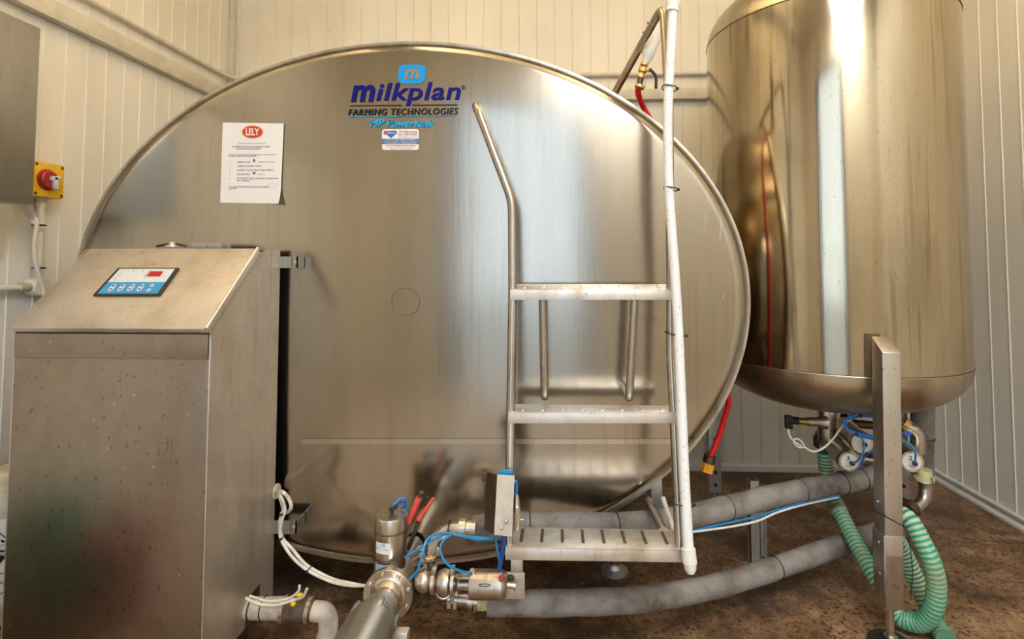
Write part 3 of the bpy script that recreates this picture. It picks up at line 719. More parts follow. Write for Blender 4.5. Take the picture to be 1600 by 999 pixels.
_, f3 = actuator('valve_actuator', 1290, 684, 2.42, 1327, 722, 2.16, 16, 'lower left actuator with the number 3 on its round white label', '3')
_, f1 = actuator('valve_actuator', 1318, 665, 2.42, 1347, 693, 2.18, 16, 'upper actuator beside the round tank leg, above the one marked 3', '')
_, f2 = actuator('valve_actuator', 1398, 690, 2.30, 1425, 722, 2.10, 16.5, 'actuator with the number 2 on its label, right of the box leg', '2')
# pipework between them
pw = thing('valve_manifold', 'grimy stainless manifold of short pipes and clamps hidden under the round tank', 'pipe manifold', at(1335, 700, 2.42))
MB().tube(round_path([at(1292, 690, 2.42), at(1300, 705, 2.45), at(1345, 718, 2.45), at(1375, 722, 2.42)], 0.03), 0.028, 18).build('lower_pipe', 'tube_steel', pw)
MB().tube(round_path([at(1318, 650, 2.45), at(1330, 662, 2.4), at(1400, 668, 2.36)], 0.03), 0.017, 16).build('upper_pipe', 'grimy_dark_metal', pw)
mb = MB(); mb.lathe(at(1287, 684, 2.42), (0, 0, 1), [(0, .03), (.012, .034), (.024, .03)]); mb.box(at(1270, 697, 2.42), at(1281, 684, 2.38), .004); mb.build('clamp', 'grimy_dark_metal', pw)
MB().ball(at(1310, 672, 2.46), 0.045).build('valve_body', 'valve_steel', pw)
mb = MB(); mb.box(at(1345, 716, 2.5), at(1382, 700, 2.42), .006); mb.build('valve_block', 'grimy_dark_metal', pw)
# curved outlet at right with copper toned elbow
el = thing('elbow_drain', 'bent stainless drain pipe with copper toned collar right of the box leg', 'pipe', at(1436, 708, 2.2))
pth = round_path([at(1396, 655, 2.25), at(1412, 664, 2.22), at(1436, 676, 2.2), at(1437, 708, 2.2)], 0.035)
MB().tube(pth, S(8.5, 2.2), 18).build('elbow', 'tube_steel', el)
MB().tube([at(1409, 660, 2.22), at(1417, 667, 2.215)], S(10.5, 2.2), 18).build('collar', 'brass', el)
MB().cyl(at(1418, 678, 2.17), at(1418, 678, 2.15), S(4.5, 2.15)).build('blue_cap', 'deep_blue', el)
dr = thing('trap_elbow', 'grey elbow with hose clamp and pale yellow collar curving down behind the green hose', 'pipe fitting', at(1435, 795, 2.2))
MB().lathe(at(1444, 734, 2.25), (0, 0, -1), [(0, S(10, 2.25)), (.028, S(10, 2.25)), (.03, S(13, 2.25)), (.04, S(13, 2.25))]).build('collar', 'pale_yellow_plastic', dr)
MB().tube(smooth_path([at(1445, 748, 2.25), at(1446, 765, 2.25), at(1442, 782, 2.24), at(1428, 797, 2.22)]), S(9.5, 2.2), 18).build('elbow', 'grimy_dark_metal' if 0 else 'tube_steel', dr)
mb = MB(); mb.ring(at(1444, 751, 2.25), (0, 0, 1), S(12, 2.2), 0.003); mb.box(at(1453, 757, 2.22), at(1459, 748, 2.2), .002); mb.build('hose_clamp', 'galvanised', dr)
MB().cyl(at(1424, 792, 2.22), at(1418, 800, 2.2), S(12, 2.2)).build('collar', 'grimy_dark_metal', dr)
# big grey lagged riser
mb = MB(); a, c = at(1442, 625, 2.62), at(1440, 742, 2.62)
mb.tube([a, c], S(15.5, 2.62), 22); ri = tag(mb.build('lagged_riser', 'foam_lagging'), 'thick grey lagged vertical pipe behind the right edge of the round tank', 'pipe')
tag(MB().ring(at(1441, 684, 2.62), (0, 0, 1), S(16, 2.62), 0.0025).build('tie_band', 'black_plastic', ri), '', '') ; ch = ri.children[0]; del ch['label']; del ch['category']
# blue air tubes
def tube_thing(name, pts, r, mat, label, cat, seg=8):
    return tag(MB().tube(smooth_path(pts), r, seg).build(name, mat), label, cat)
bl = thing('air_tube_bundle', 'bundle of blue air tubes arching between the actuators under the round tank', 'tubing', at(1340, 700, 2.12))
for dx, dy in ((0, 0), (1.5, 2.6), (3, -2.2)):
    MB().tube(smooth_path([at(1378, 652 + dy, 2.12), at(1350, 648 + dy, 2.12), at(1328, 652 + dy, 2.12), at(1319 + dx, 660, 2.12), at(1323 + dx, 670, 2.12), at(1338, 678 + dy, 2.10), at(1360, 683 + dy, 2.12), at(1376, 688 + dy, 2.12)]), 0.0036, 8).build('air_tube', 'deep_blue' if dx else 'blue_tube', bl)
MB().tube(smooth_path([at(1341, 678, 2.1), at(1349, 690, 2.09), at(1349, 706, 2.09), at(1340, 720, 2.1), f3]), 0.0036, 8).build('air_tube', 'blue_tube', bl)
MB().tube(smooth_path([at(1380, 684, 2.12), at(1366, 703, 2.1), at(1352, 712, 2.1), at(1345, 730, 2.1)]), 0.0036, 8).build('air_tube', 'deep_blue', bl)
MB().tube(smooth_path([at(1408, 690, 2.08), at(1420, 693, 2.06), at(1430, 706, 2.05), f2]), 0.0036, 8).build('air_tube', 'blue_tube', bl)
for x, y in ((1345, 650), (1338, 678), (1355, 710)): MB().ball(at(x, y, 2.1), 0.007).build('cable_tie', 'black_plastic', bl)

# ================================================================== CABINET
KY0, KY1, KZ0 = 1.492, 1.862, 0.115
KX0, KX1 = at(21, 560, KY0).x, at(328, 560, KY0).x
KZ1 = at(420, 391, KY1).z
kab = thing('control_cabinet', 'dented stainless control cabinet with sloping lid in front of the oval tank', 'cabinet', ((KX0 + KX1) / 2, (KY0 + KY1) / 2, KZ0))
zlip = at(170, 536, KY0).z
ZS = at(325, 521, KY0).z + 0.004
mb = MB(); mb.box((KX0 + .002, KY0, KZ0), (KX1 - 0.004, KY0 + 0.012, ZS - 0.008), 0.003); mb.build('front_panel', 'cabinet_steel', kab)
mb = MB(); zz0, zz1 = at(170, 560, KY0).z, at(170, 521, KY0).z
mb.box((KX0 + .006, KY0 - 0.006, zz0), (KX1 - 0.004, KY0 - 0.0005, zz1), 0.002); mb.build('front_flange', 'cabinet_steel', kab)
# right side: sheet with a notch cut out of its foot, left side plain
ya, yb = atX(384, 940, KX1).y, atX(407, 930, KX1).y
z384, z407 = atX(384, 938, KX1).z, atX(407, 912, KX1).z
YH = 1.715
side = [(KY0, KZ0), (KY0, ZS), (YH, KZ1), (KY1, KZ1), (KY1, KZ0), (yb, KZ0), (yb, z407), (ya, z384), (ya, KZ0)]
mb = MB()
for poly in ([(KY0, KZ0), (KY0, ZS), (ya, ZS + (KZ1 - ZS) * (ya - KY0) / (YH - KY0)), (ya, KZ0)],
             [(ya, z384), (ya, ZS + (KZ1 - ZS) * (ya - KY0) / (YH - KY0)), (yb, ZS + (KZ1 - ZS) * min(1, (yb - KY0) / (YH - KY0))), (yb, z407)],
             [(yb, KZ0), (yb, ZS + (KZ1 - ZS) * min(1, (yb - KY0) / (YH - KY0))), (max(YH, yb + .001), KZ1), (KY1, KZ1), (KY1, KZ0)]):
    mb.slab([(KX1 - 0.003, y, z) for y, z in poly], (0.003, 0, 0))
mb.build('side_panel', 'lit_cabinet_steel', kab, 20)
mb = MB(); mb.slab([(KX0, y, z) for y, z in [(KY0, KZ0), (KY0, ZS), (YH, KZ1), (KY1, KZ1), (KY1, KZ0)]], (0.003, 0, 0)); mb.build('side_panel', 'lit_cabinet_steel', kab, 20)
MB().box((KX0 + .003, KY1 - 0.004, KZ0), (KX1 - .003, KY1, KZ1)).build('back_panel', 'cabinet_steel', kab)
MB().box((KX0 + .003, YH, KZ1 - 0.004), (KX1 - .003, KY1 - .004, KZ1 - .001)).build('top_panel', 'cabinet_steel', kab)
MB().box((KX0 + .003, KY0 + .012, KZ0 + .001), (ya and KX1 - 0.09, KY1 - .004, KZ0 + .004)).build('bottom_panel', 'galvanised', kab)
MB().box((KX1 - 0.0015, KY0 - 0.0025, KZ0), (KX1 + 0.0015, KY0 + 0.003, zz1 - .01), 0.0008).build('edge_highlight', 'tread_steel', kab)  # brighter steel put in as the highlight along the bent edge
# sloping lid: overhangs front and both sides
LFy, LBy = 1.462, 1.708
lfl, lfr = at(10, 511, LFy), at(324, 516, LFy); lbl, lbr = at(144, 388, LBy), at(401, 388, LBy)
zf = (lfl.z + lfr.z) / 2; zb = (lbl.z + lbr.z) / 2
lx0, lx1 = (lfl.x + lbl.x) / 2, KX1 + 0.010
sl = Vector((0, LBy - LFy, zb - zf)).normalized(); nrm = Vector((0, -sl.z, sl.y))
P00, P10 = Vector((lx0, LFy, zf)), Vector((lx1, LFy, zf)); P01, P11 = Vector((lx0, LBy, zb)), Vector((lx1, LBy, zb))
mb = MB(); th = nrm * -0.020
mb.hexa([P00 + th, P10 + th, P11 + th, P01 + th, P00, P10, P11, P01], 0.0035)
lid = mb.build('lid', 'lit_cabinet_steel' if 'lit_cabinet_steel' in MATS else 'cabinet_steel', kab)
MB().tube([P10 + nrm * 0.001 + Vector((-0.004, 0, 0)), P11 + nrm * 0.001 + Vector((-0.004, 0, 0))], 0.0045, 10).build('rolled_edge', 'tread_steel', lid)
def onlid(off): return lambda u, v: onplane(u, v, P00 + nrm * off, nrm)
L0 = onlid(0.0)
MB().lathe(L0(240, 412), nrm, [(0, 0.006), (0.003, 0.005), (0.004, 0.001)], 12).build('screw', 'valve_steel', lid)
kp = [L0(147, 463.5), L0(251, 463.5), L0(281, 421), L0(186, 421)]
pan = MB().slab([p + nrm * 0.0005 for p in kp], nrm * 0.006).build('keypad', 'black_plastic', lid)
def kq(s, t, off=0.0068):   # s across 0..1, t up 0..1
    a = kp[0] * (1 - s) + kp[1] * s; c = kp[3] * (1 - s) + kp[2] * s; return a * (1 - t) + c * t + nrm * off
mb = MB(); patch(mb, kq, [(0.05, 0.46), (0.95, 0.46), (0.95, 0.96), (0.05, 0.96)]); mb.build('keypad_top', 'panel_white', pan, 0)
mb = MB(); patch(mb, kq, [(0.05, 0.05), (0.95, 0.05), (0.95, 0.46), (0.05, 0.46)]); mb.build('keypad_base', 'panel_blue', pan, 0)
k2 = lambda s, t: kq(s, t, 0.0076); k3 = lambda s, t: kq(s, t, 0.0084)
mb = MB(); patch(mb, k2, [(0.585, 0.66), (0.80, 0.66), (0.80, 0.86), (0.585, 0.86)]); mb.build('display', 'display_red', pan, 0)
for i, (s, w, h) in enumerate(((0.20, .042, .13), (0.345, .042, .13), (0.49, .042, .13), (0.635, .042, .13), (0.785, .033, .055), (0.785, .033, .055))):
    tt = 0.25 if i < 4 else (0.17 if i == 4 else 0.33)
    mb = MB(); patch(mb, k2, circ(s, tt, w, h, 20)); bt = mb.build('button', 'panel_white', pan, 0)
    mb = MB()
    for q in ((tt - h * .42, tt + h * .42) if i < 4 else (tt,)): patch(mb, k3, circ(s, q, w * .55, h * .22, 14))
    mb.build('button_mark', 'royal_ink' if i not in (0, 3) else 'brown_pipe', bt, 0)
mb = MB()
for s, t_ in ((.12, .6), (.135, .68), (.145, .76), (.15, .84), (.56, .64), (.56, .72), (.565, .80), (.57, .88), (.3, .88), (.46, .88)): patch(mb, k2, circ(s, t_, .008, .02, 8))
mb.build('indicator', 'black_ink', pan, 0)
# fittings on the cabinet's roof, brackets, grommet
MB().lathe(at(269, 386, 1.78), (0, 0, 1), [(0, 0.02), (.006, .02), (.008, .009), (.016, .009)]).build('cable_gland', 'tread_steel', kab)
MB().tube(smooth_path([at(245, 385, 1.80), at(262, 382, 1.79), at(278, 382, 1.79), at(292, 385, 1.80)]), 0.004, 8).build('cable', 'black_plastic', kab)
mb = MB(); a = at(296, 379, 1.77); c = at(346, 386, 1.77)
mb.box((a.x, 1.77, KZ1 - .001), ((a.x + c.x) / 2 + .004, 1.82, a.z), .001); mb.box(((a.x + c.x) / 2 + .005, 1.77, KZ1 - .001), (c.x, 1.82, a.z - .001), .001); mb.build('hinge_block', 'box_steel', kab)
def bracket(x0, y0, x1, y1, flip=False):
    a, c = at(x0, y0, 1.85), at(x1, y1, 1.85)
    mb = MB(); fy = face_y((a.x + c.x) / 2, (a.z + c.z) / 2) - 0.004
    mb.box((KX1 - 0.002, 1.845, c.z), (c.x - .012, 1.850, a.z)); mb.box((c.x - .014, 1.845, c.z), (c.x + .006, 1.849, a.z))
    mb.box((c.x + .002, 1.845, c.z), (c.x + .006, fy, a.z))
    br = mb.build('bracket', 'box_steel', kab)
    MB().lathe(((c.x - .002), 1.846, (a.z + c.z) / 2), (0, -1, 0), [(0, .007), (.005, .006), (.006, .002)], 12).build('bolt', 'valve_steel', br)
bracket(440, 401, 463, 419); bracket(440, 813, 461, 834)
gp = atX(432, 768, KX1 + .001)
MB().lathe(gp, (1, 0, 0), [(0, 0.026), (.004, 0.024), (.006, .01)], 24).build('grommet', 'cable_white' if 0 else 'beige_cap', kab)

def paths(*pts): return [at(*p) for p in pts]
cab1 = thing('control_cable', 'pair of white cables looping from the cabinet grommet down to the outlet valve', 'cable', at(480, 890, 1.72))
MB().tube(smooth_path([gp] + paths((441, 769, 1.70), (450, 778, 1.70), (455, 792, 1.71), (449, 801, 1.73), (440, 802, 1.75))), 0.0055, 10).build('cable', 'cable_white', cab1)
MB().tube(smooth_path([gp] + paths((438, 774, 1.70), (445, 795, 1.70), (440, 815, 1.70), (438, 838, 1.70), (450, 862, 1.70), (468, 882, 1.70), (490, 897, 1.70), (520, 910, 1.70), (545, 915, 1.69), (574, 916, 1.68))), 0.0048, 10).build('cable', 'cable_white', cab1)
MB().tube(smooth_path([gp] + paths((437, 777, 1.705), (442, 797, 1.71), (437, 817, 1.71), (441, 840, 1.71), (458, 860, 1.71), (475, 880, 1.71), (494, 893, 1.71), (522, 906, 1.71), (548, 912, 1.69), (574, 917, 1.69))), 0.0048, 10).build('cable', 'cable_white', cab1)
for x, y in ((443, 802), (442, 840), (482, 890), (536, 913)):
    mb = MB(); tie(mb, at(x, y, 1.705), at(x + 6, y + 6, 1.705) - at(x, y, 1.705), 0.009, 0.0018); mb.build('cable_tie', 'black_plastic', cab1)

# drain pipe leaving the cabinet foot
dp = thing('wash_pipe', 'dirty plastic pipe leaving the cabinet foot through a black rubber coupling to an elbow', 'pipe', at(460, 975, 1.50))
YQ = 1.70
MB().tube([at(376, 951, YQ + .02), at(448, 951, YQ)], S(16, YQ), 22).build('pipe', 'drum_white', dp)
MB().tube([at(444, 951, YQ), at(490, 955, YQ)], S(17.5, YQ), 22).build('coupling', 'brown_pipe', dp)
for x in (443, 482): MB().lathe(at(x, 951 + (x > 450) * 3, YQ), at(x + 10, 951.5, YQ) - at(x, 951, YQ), [(0, S(19, YQ)), (0.012, S(19, YQ))]).build('hose_clamp', 'valve_steel', dp)
MB().tube(round_path([at(488, 955, YQ), at(512, 957, YQ), at(514, 985, YQ - .01), at(505, 1010, YQ - .02), at(545, 1030, YQ - .02)], 0.05), S(14.5, YQ), 20).build('elbow', 'drum_white', dp)
for x in (394, 413): MB().ring(at(x, 951, YQ + .01), (1, 0, 0), S(16.5, YQ), 0.002).build('cable_tie', 'black_plastic', dp)
mb = MB(); mb.tube(smooth_path(paths((390, 932, 1.665), (420, 940, 1.655), (450, 936, 1.655), (466, 925, 1.655), (468, 915, 1.655))), 0.004, 8)
mb.tube(smooth_path(paths((384, 935, 1.655), (402, 944, 1.645), (432, 946, 1.645), (458, 938, 1.645), (473, 933, 1.655), (480, 920, 1.655))), 0.0042, 8)
mb.build('cable', 'cable_white', dp)
MB().ball(at(458, 944, 1.64), 0.008).ball(at(468, 930, 1.64), 0.008, (1.4, 1, .6)).build('yellow_tag', 'yellow_plastic', dp)

# ================================================================== OUTLET VALVE (floor, centre)
YV = 1.66
ov = thing('outlet_valve', 'large stainless outlet valve with upright canister actuator at the foot of the oval tank', 'valve', at(606, 972, YV))
fc = at(606, 931, 1.62)
ax = Vector((0, -1, 0))
r0 = S(38.5, 1.62)
flg = MB().lathe(fc, ax, [(-0.02, r0 * .9), (-0.018, r0), (0, r0), (0.002, r0 * .98), (0.002, r0 * .72), (0.004, r0 * .70), (0.006, r0 * .62), (0.012, r0 * .60), (0.022, r0 * .50)], 48).build('flange', 'valve_steel', ov)
for k in range(8):
    a = 2 * math.pi * (k + .35) / 8; c = fc + Vector((math.cos(a), 0, math.sin(a))) * r0 * .84
    MB().lathe(c, ax, [(0, 0.007), (0.006, 0.007), (0.0065, 0.004), (.009, .003)], 8).build('bolt', 'valve_steel', flg)
MB().lathe(fc + Vector((0, 0.02, 0)), (0, 1, 0), [(0, r0 * .78), (0.05, r0 * .70), (0.09, r0 * .70), (0.16, r0 * .45), (0.26, r0 * .45)], 40).build('valve_body', 'valve_steel', ov)
pe = at(573, 999, 1.42); pe = Vector((fc.x, 1.40, fc.z))
MB().lathe(fc + ax * 0.015, ax, [(0, r0 * .50), (0.02, r0 * .52), (0.04, r0 * .64), (0.115, r0 * .64), (0.12, r0 * .64)], 40).build('outlet_pipe', 'valve_steel', ov)
nut = MB().lathe(fc + ax * 0.112, ax, [(0, r0 * .66), (0.003, r0 * .86), (0.022, r0 * .88), (0.024, r0 * .80), (0.032, r0 * .80), (.034, r0 * .96), (0.2, r0 * .96), (.35, r0 * .9)], 40).build('union_nut', 'box_steel', ov)
for k in range(6):
    a = 2 * math.pi * (k + .2) / 6; d = Vector((math.cos(a), 0, math.sin(a))); c = fc + ax * 0.135 + d * r0 * .90
    MB().obox(c, d * 0.007, ax * 0.018, d.cross(ax) * 0.008, .002).build('nut_lug', 'box_steel', nut)
# actuator canister
A0 = at(609, 892, 1.695); rA = S(24.5, 1.695); A1 = at(612, 803, 1.695); hA = (A1 - A0).length; axA = (A1 - A0).normalized()
can = MB().lathe(A0, axA, [(0, rA * .8), (0.006, rA * .97), (hA * .30, rA * .97), (hA * .31, rA * .99), (hA * .62, rA * .97), (hA * .64, rA), (hA - .006, rA), (hA - .001, rA * .95), (hA, rA * .8)], 44).build('actuator', 'valve_steel', ov)
mb = MB(); mb.ring(A0 + axA * hA * .285, axA, rA * .99, 0.0025, 40); mb.ring(A0 + axA * hA * .74, axA, rA * .99, 0.0025, 40); mb.build('clamp_ring', 'grimy_dark_metal', can)
def oncan(zf):   # patch on the canister: u angle (rad, 0 faces the camera), v height fraction
    return lambda u, v: A0 + axA * hA * v + (Vector((math.sin(u), -math.cos(u), 0))) * (rA * zf)
def canpatch(u0, u1, v0, v1, mat, nm, par, zf=1.006):
    mb = MB(); f_ = oncan(zf); n = 10; row = [(mb.bm.verts.new(f_(u0 + (u1 - u0) * i / n, v0)), mb.bm.verts.new(f_(u0 + (u1 - u0) * i / n, v1))) for i in range(n + 1)]
    for (p, q), (r_, s_) in zip(row, row[1:]): mb.bm.faces.new([p, r_, s_, q])
    return mb.build(nm, mat, par)
l1 = canpatch(-.75, .30, .43, .62, 'sticker_white', 'label', can); canpatch(-.72, .28, .13, .25, 'label_blue', 'label', can)
mb = MB(); letter(mb, 'CE', oncan(1.012), -.32, -.05, .56, .60, 0, .01); letter(mb, '- - ---', oncan(1.012), -.7, .2, .50, .505); letter(mb, '-----', oncan(1.012), -.7, -.3, .53, .535); mb.build('label_print', 'royal_ink', l1, 0)
mb = MB(); letter(mb, '- o -', oncan(1.012), -.4, .0, .185, .205, 0, .02); mb.build('label_print', 'royal_ink', can, 0)
# yoke shoulders between canister and body
mb = MB(); mb.hexa([A0 + Vector(v) for v in ((-.055, -.03, -.06), (.05, -.03, -.06), (.05, .04, -.06), (-.055, .04, -.06), (-.048, -.028, .0), (.045, -.028, .0), (.045, .04, .0), (-.048, .04, .0))], .006); mb.build('yoke', 'valve_steel', ov)
mb = MB(); mb.cyl(A0 + axA * hA, A0 + axA * (hA + .016), .006); mb.obox(A0 + axA * (hA + .016) + Vector((0.004, 0, 0)), (.011, 0, .005), (0, .006, 0), (-.003, 0, .006), .002); mb.build('air_fitting', 'black_plastic', ov)
tp = A0 + axA * (hA + .018)
tube_thing('air_tube', [tp, at(618, 786, 1.70), at(626, 779, 1.71), at(634, 781, 1.72), at(635, 796, 1.73), at(637, 812, 1.74)], 0.003, 'blue_tube', 'blue air tube curling off the top of the outlet valve actuator', 'tube')
tube_thing('air_tube', [tp, at(620, 789, 1.71), at(630, 783, 1.71), at(633, 790, 1.72), at(626, 796, 1.72)], 0.003, 'deep_blue', 'short dark blue tube loop on top of the outlet valve actuator', 'tube')
# bolts and arms on the right side of the valve body
for i in range(5):
    mb = MB(); a = at(640 + i * 4, 866 + i * 9, 1.68); mb.cyl(a, a + Vector((.035, -.01, .022)), .005, 10); mb.lathe(a + Vector((.03, -.01, .02)), (1, -.3, .6), [(0, .009), (.007, .009)], 6); mb.build('stud_bolt', 'valve_steel', ov)
# outlet stub at the frame's foot
MB().box(at(615, 1012, 1.5), at(636, 991, 1.5) + Vector((0, .03, 0)), .003).build('foot_bracket', 'tread_steel', ov)

# locking pliers
pl = thing('locking_pliers', 'rusty locking pliers with coral red grips hanging beside the valve canister', 'pliers', at(650, 855, 1.74))
YP = 1.74
jaw = MB(); jaw.tube(smooth_path([at(638, 858, YP), at(645, 840, YP), at(650, 825, YP), at(658, 805, YP)]), .006, 10, radii=None)
jaw.obox(at(647, 832, YP), (at(652, 826, YP) - at(647, 832, YP)) * 1.0, (0, .006, 0), (at(640, 852, YP) - at(647, 832, YP)) * .8, .002); jaw.build('jaws', 'rust', pl) if 'rust' in MATS else jaw.build('jaws', 'grimy_dark_metal', pl)
def taper(pts, radii): 
    p = smooth_path(pts, 6); n = len(p); rr = [radii[0] + (radii[1] - radii[0]) * i / (n - 1) for i in range(n)]; return p, rr
p, rr = taper([at(638, 817, YP - .01), at(646, 798, YP - .01), at(655, 778, YP - .01)], (.009, .0105)); MB().tube(p, .01, 12, radii=rr).build('grip', 'coral_rubber', pl)
p, rr = taper([at(654, 812, YP), at(662, 800, YP), at(670, 790, YP), at(677, 779, YP)], (.010, .005)); MB().tube(p, .01, 12, radii=rr).build('grip', 'coral_rubber', pl)
MB().cyl(at(656, 776, YP - .01), at(659, 769, YP - .01), .0085, 14).build('adjusting_screw', 'grimy_dark_metal', pl)
MB().tube(smooth_path([at(661, 802, YP + .005), at(665, 786, YP + .005), at(668, 776, YP + .005)]), .004, 8).build('release_lever', 'grimy_dark_metal', pl)

# milk line elbow joining lagged pipe
me_ = thing('milk_line_elbow', 'bent stainless elbow pipe with clamp joints left of the ladder foot', 'pipe', at(665, 880, 1.70))
YE = 1.70
MB().tube(round_path([at(731, 825, YE), at(697, 827, YE), at(676, 846, YE), at(672, 872, YE), at(668, 905, YE)], 0.05), S(9.3, YE), 20).build('elbow', 'valve_steel', me_)
MB().lathe(at(718, 825, YE), (1, 0, 0), [(0, S(13, YE)), (.02, S(13, YE)), (.022, S(10, YE)), (.05, S(10, YE))], 24).build('clamp', 'valve_steel', me_)
MB().cyl(at(728, 825, YE), at(742, 824, YE), S(9, YE)).build('coupling', 'brass', me_)
MB().lathe(at(671, 864, YE), (0, 0, -1), [(0, S(12, YE)), (.004, S(15, YE)), (.012, S(15, YE)), (.017, S(12, YE))], 28).build('clamp', 'valve_steel', me_)
MB().obox(at(684, 861, YE - .01), (.006, 0, 0), (0, .007, 0), (0, 0, .014), .002).build('clamp_nut', 'valve_steel', me_)
mb = MB(); tie(mb, at(702, 826, YE), (1, 0, 0), S(10, YE), .0018); mb.tube([at(702, 817, YE - .02), at(701, 811, YE - .02)], .002, 6); mb.build('cable_tie', 'black_plastic', me_)

# horizontal air-operated valve
hv = thing('air_operated_valve', 'small horizontal stainless air valve with red dot below the ladder foot', 'valve', at(740, 940, 1.65))
YH_ = 1.65; hx = Vector((1, 0, 0))
def HL(x0, y, prof, nm, mat='valve_steel', par=None):   # lathe along x, prof in pixels
    return MB().lathe(at(x0, y, YH_), hx, [(S(a, YH_), S(r, YH_)) for a, r in prof], 32).build(nm, mat, par or hv)
MB().ball(at(662, 909, YH_), S(16, YH_), (.9, .9, 1)).build('valve_bowl', 'valve_steel', hv)
HL(673, 910, [(0, 12), (2, 17), (7, 17), (10, 12)], 'clamp'); HL(690, 910, [(-8, 9), (-4, 16), (4, 19), (12, 17), (16, 11)], 'valve_bowl')
HL(705, 911, [(0, 12), (1, 18), (6, 18), (8, 12)], 'clamp')
for x in (678, 706): MB().obox(at(x, 891, YH_ - .01), (.007, 0, 0), (0, .008, 0), (.003, 0, .012), .002).build('clamp_nut', 'valve_steel', hv)
MB().tube([at(716, 914, YH_), at(736, 914, YH_)], S(7, YH_), 14).build('stem', 'tube_steel', hv)
mb = MB()
for dz in (-14, 13): mb.box(at(714, 912 - dz + 4, YH_ - .018), at(737, 912 - dz - 4, YH_ + .018), .002)
mb.box(at(714, 927, YH_ + .014), at(737, 897, YH_ + .018), .001); mb.build('cage', 'valve_steel', hv)
cylo = HL(734, 913, [(0, 17), (1, 20), (3, 20.5), (50, 20.5), (52, 19), (56, 16), (58, 10)], 'cylinder')
MB().lathe(at(754, 913, YH_ - S(20, YH_) + .001), (0, -1, 0), [(0, .001)] + [(0.001, .001)]).bm.free()
mb = MB(); e = [at(757 + 9 * math.cos(2 * math.pi * k / 20), 915 + 2.2 * math.sin(2 * math.pi * k / 20), YH_ - S(20.8, YH_)) for k in range(21)]; mb.tube(e, .0012, 6, cap=False); mb.build('slot', 'grimy_dark_metal', cylo)
MB().lathe(at(783, 903, YH_ - S(16.5, YH_)), (.2, -1, .4), [(0, .008), (.002, .008)], 16).build('red_dot', 'red_plastic', cylo)
MB().lathe(at(738, 897, YH_ - .012), (0, -.3, 1), [(0, .007), (.014, .007)], 12).build('air_fitting', 'valve_steel', cylo)
MB().cyl(at(790, 914, YH_), at(806, 915, YH_), S(5, YH_)).build('spindle', 'valve_steel', hv)
a, c = at(789, 937, YH_ + .02), at(820, 895, YH_ + .02)
plt = MB().box(a, c + Vector((0, .005, 0)), .002).build('end_plate', 'tread_steel', hv)
mb = MB(); mb.lathe(at(798, 904, YH_ + .018), (0, -1, 0), [(0, S(5.5, YH_)), (.002, S(5.5, YH_))], 20); mb.build('plate_hole', 'brown_pipe', plt)
MB().lathe(at(803, 915, YH_), hx, [(0, S(7, YH_)), (S(3, YH_), S(7, YH_))], 20).build('locknut', 'valve_steel', hv)
MB().box(at(798, 896, YH_ + .02), at(817, 875, YH_ + .02) + Vector((0, .005, 0)), .001).build('hanger_plate', 'tread_steel', hv)
mb = MB(); mb.cyl(at(706, 929, YH_ - .01), at(706, 942, YH_ - .01), .006, 12)
mb.hexa([at(x, y, YH_ + dy) for y in (952, 942) for x, dy in ((698, -.014), (704, -.014), (704, -.008), (698, -.008))]); mb.hexa([at(x, y, YH_ + dy) for y in (953, 940) for x, dy in ((708, -.014), (713, -.014), (713, -.008), (708, -.008))])
mb.build('wing_nut', 'valve_steel', hv)
MB().ring(at(694, 921, YH_), (.25, -1, .2), S(13, YH_), .004).build('clamp_ring', 'valve_steel', hv)

# lower lagged pipe start fitting
lf = thing('pipe_tail', 'grey pipe tail with clamp and pale foam plug entering the lower lagged pipe', 'pipe fitting', at(735, 950, 1.74))
MB().tube([at(700, 934, 1.74), at(750, 941, 1.74)], S(11, 1.74), 18).build('tail', 'tube_steel', lf)
MB().tube([at(747, 941, 1.74), at(763, 942, 1.74)], S(11.5, 1.74), 18).build('foam_plug', 'foam_yellow', lf)
MB().lathe(at(733, 939, 1.74), hx, [(0, S(13, 1.74)), (.014, S(13, 1.74))]).build('clamp', 'valve_steel', lf)
MB().lathe(at(742, 950, 1.72), (0, 0, -1), [(-.01, .006), (0, .007), (.012, .004), (.018, .001)], 10).build('drain_nipple', 'valve_steel', lf)

# ================================================================== CONTROL BRACKET by the ladder
cbk = thing('junction_bracket', 'bent aluminium cover plate with rough grimy side clipped to the left ladder rail', 'bracket', at(785, 838, 1.60))
A = at(777, 742, 1.555); Ab = at(772, 836, 1.555); B = at(804, 744, 1.575); Bb = at(800, 839, 1.575); Cc = at(761, 738, 1.63); Cb = at(756, 828, 1.63)
def plate(q, th=0.003, mat='tread_steel', nm='plate', par=cbk, off=None):
    n = (q[1] - q[0]).cross(q[3] - q[0]).normalized(); return MB().slab(q, n * th).build(nm, mat, par)
plate([A, B, Bb, Ab], 0.002, 'aluminium' if 'aluminium' in MATS else 'tread_steel', 'front_plate')
plate([Cc, A, Ab, Cb], 0.002, 'grimy_dark_metal', 'side_plate')
for x, y in ((791, 816), (784, 826)): MB().lathe(at(x, y, 1.562), (0.1, -1, 0), [(0, .0055), (.004, .004), (.005, .002)], 12).build('rivet', 'valve_steel', cbk)
MB().box(at(753, 753, 1.64), at(762, 738, 1.64) + Vector((0, .03, 0)), .002).build('rear_tab', 'grimy_dark_metal', cbk)
MB().box(at(779, 745, 1.60), at(801, 738, 1.60) + Vector((0, .025, 0)), .003).build('blue_clip', 'blue_tube', cbk)
vv = MB(); vv.lathe(at(807, 790, 1.62), (0, 0, -1), [(-.03, .006), (-.02, .009), (0, .010), (.002, .0115), (.055, .0115), (.06, .009), (.07, .007)], 18)
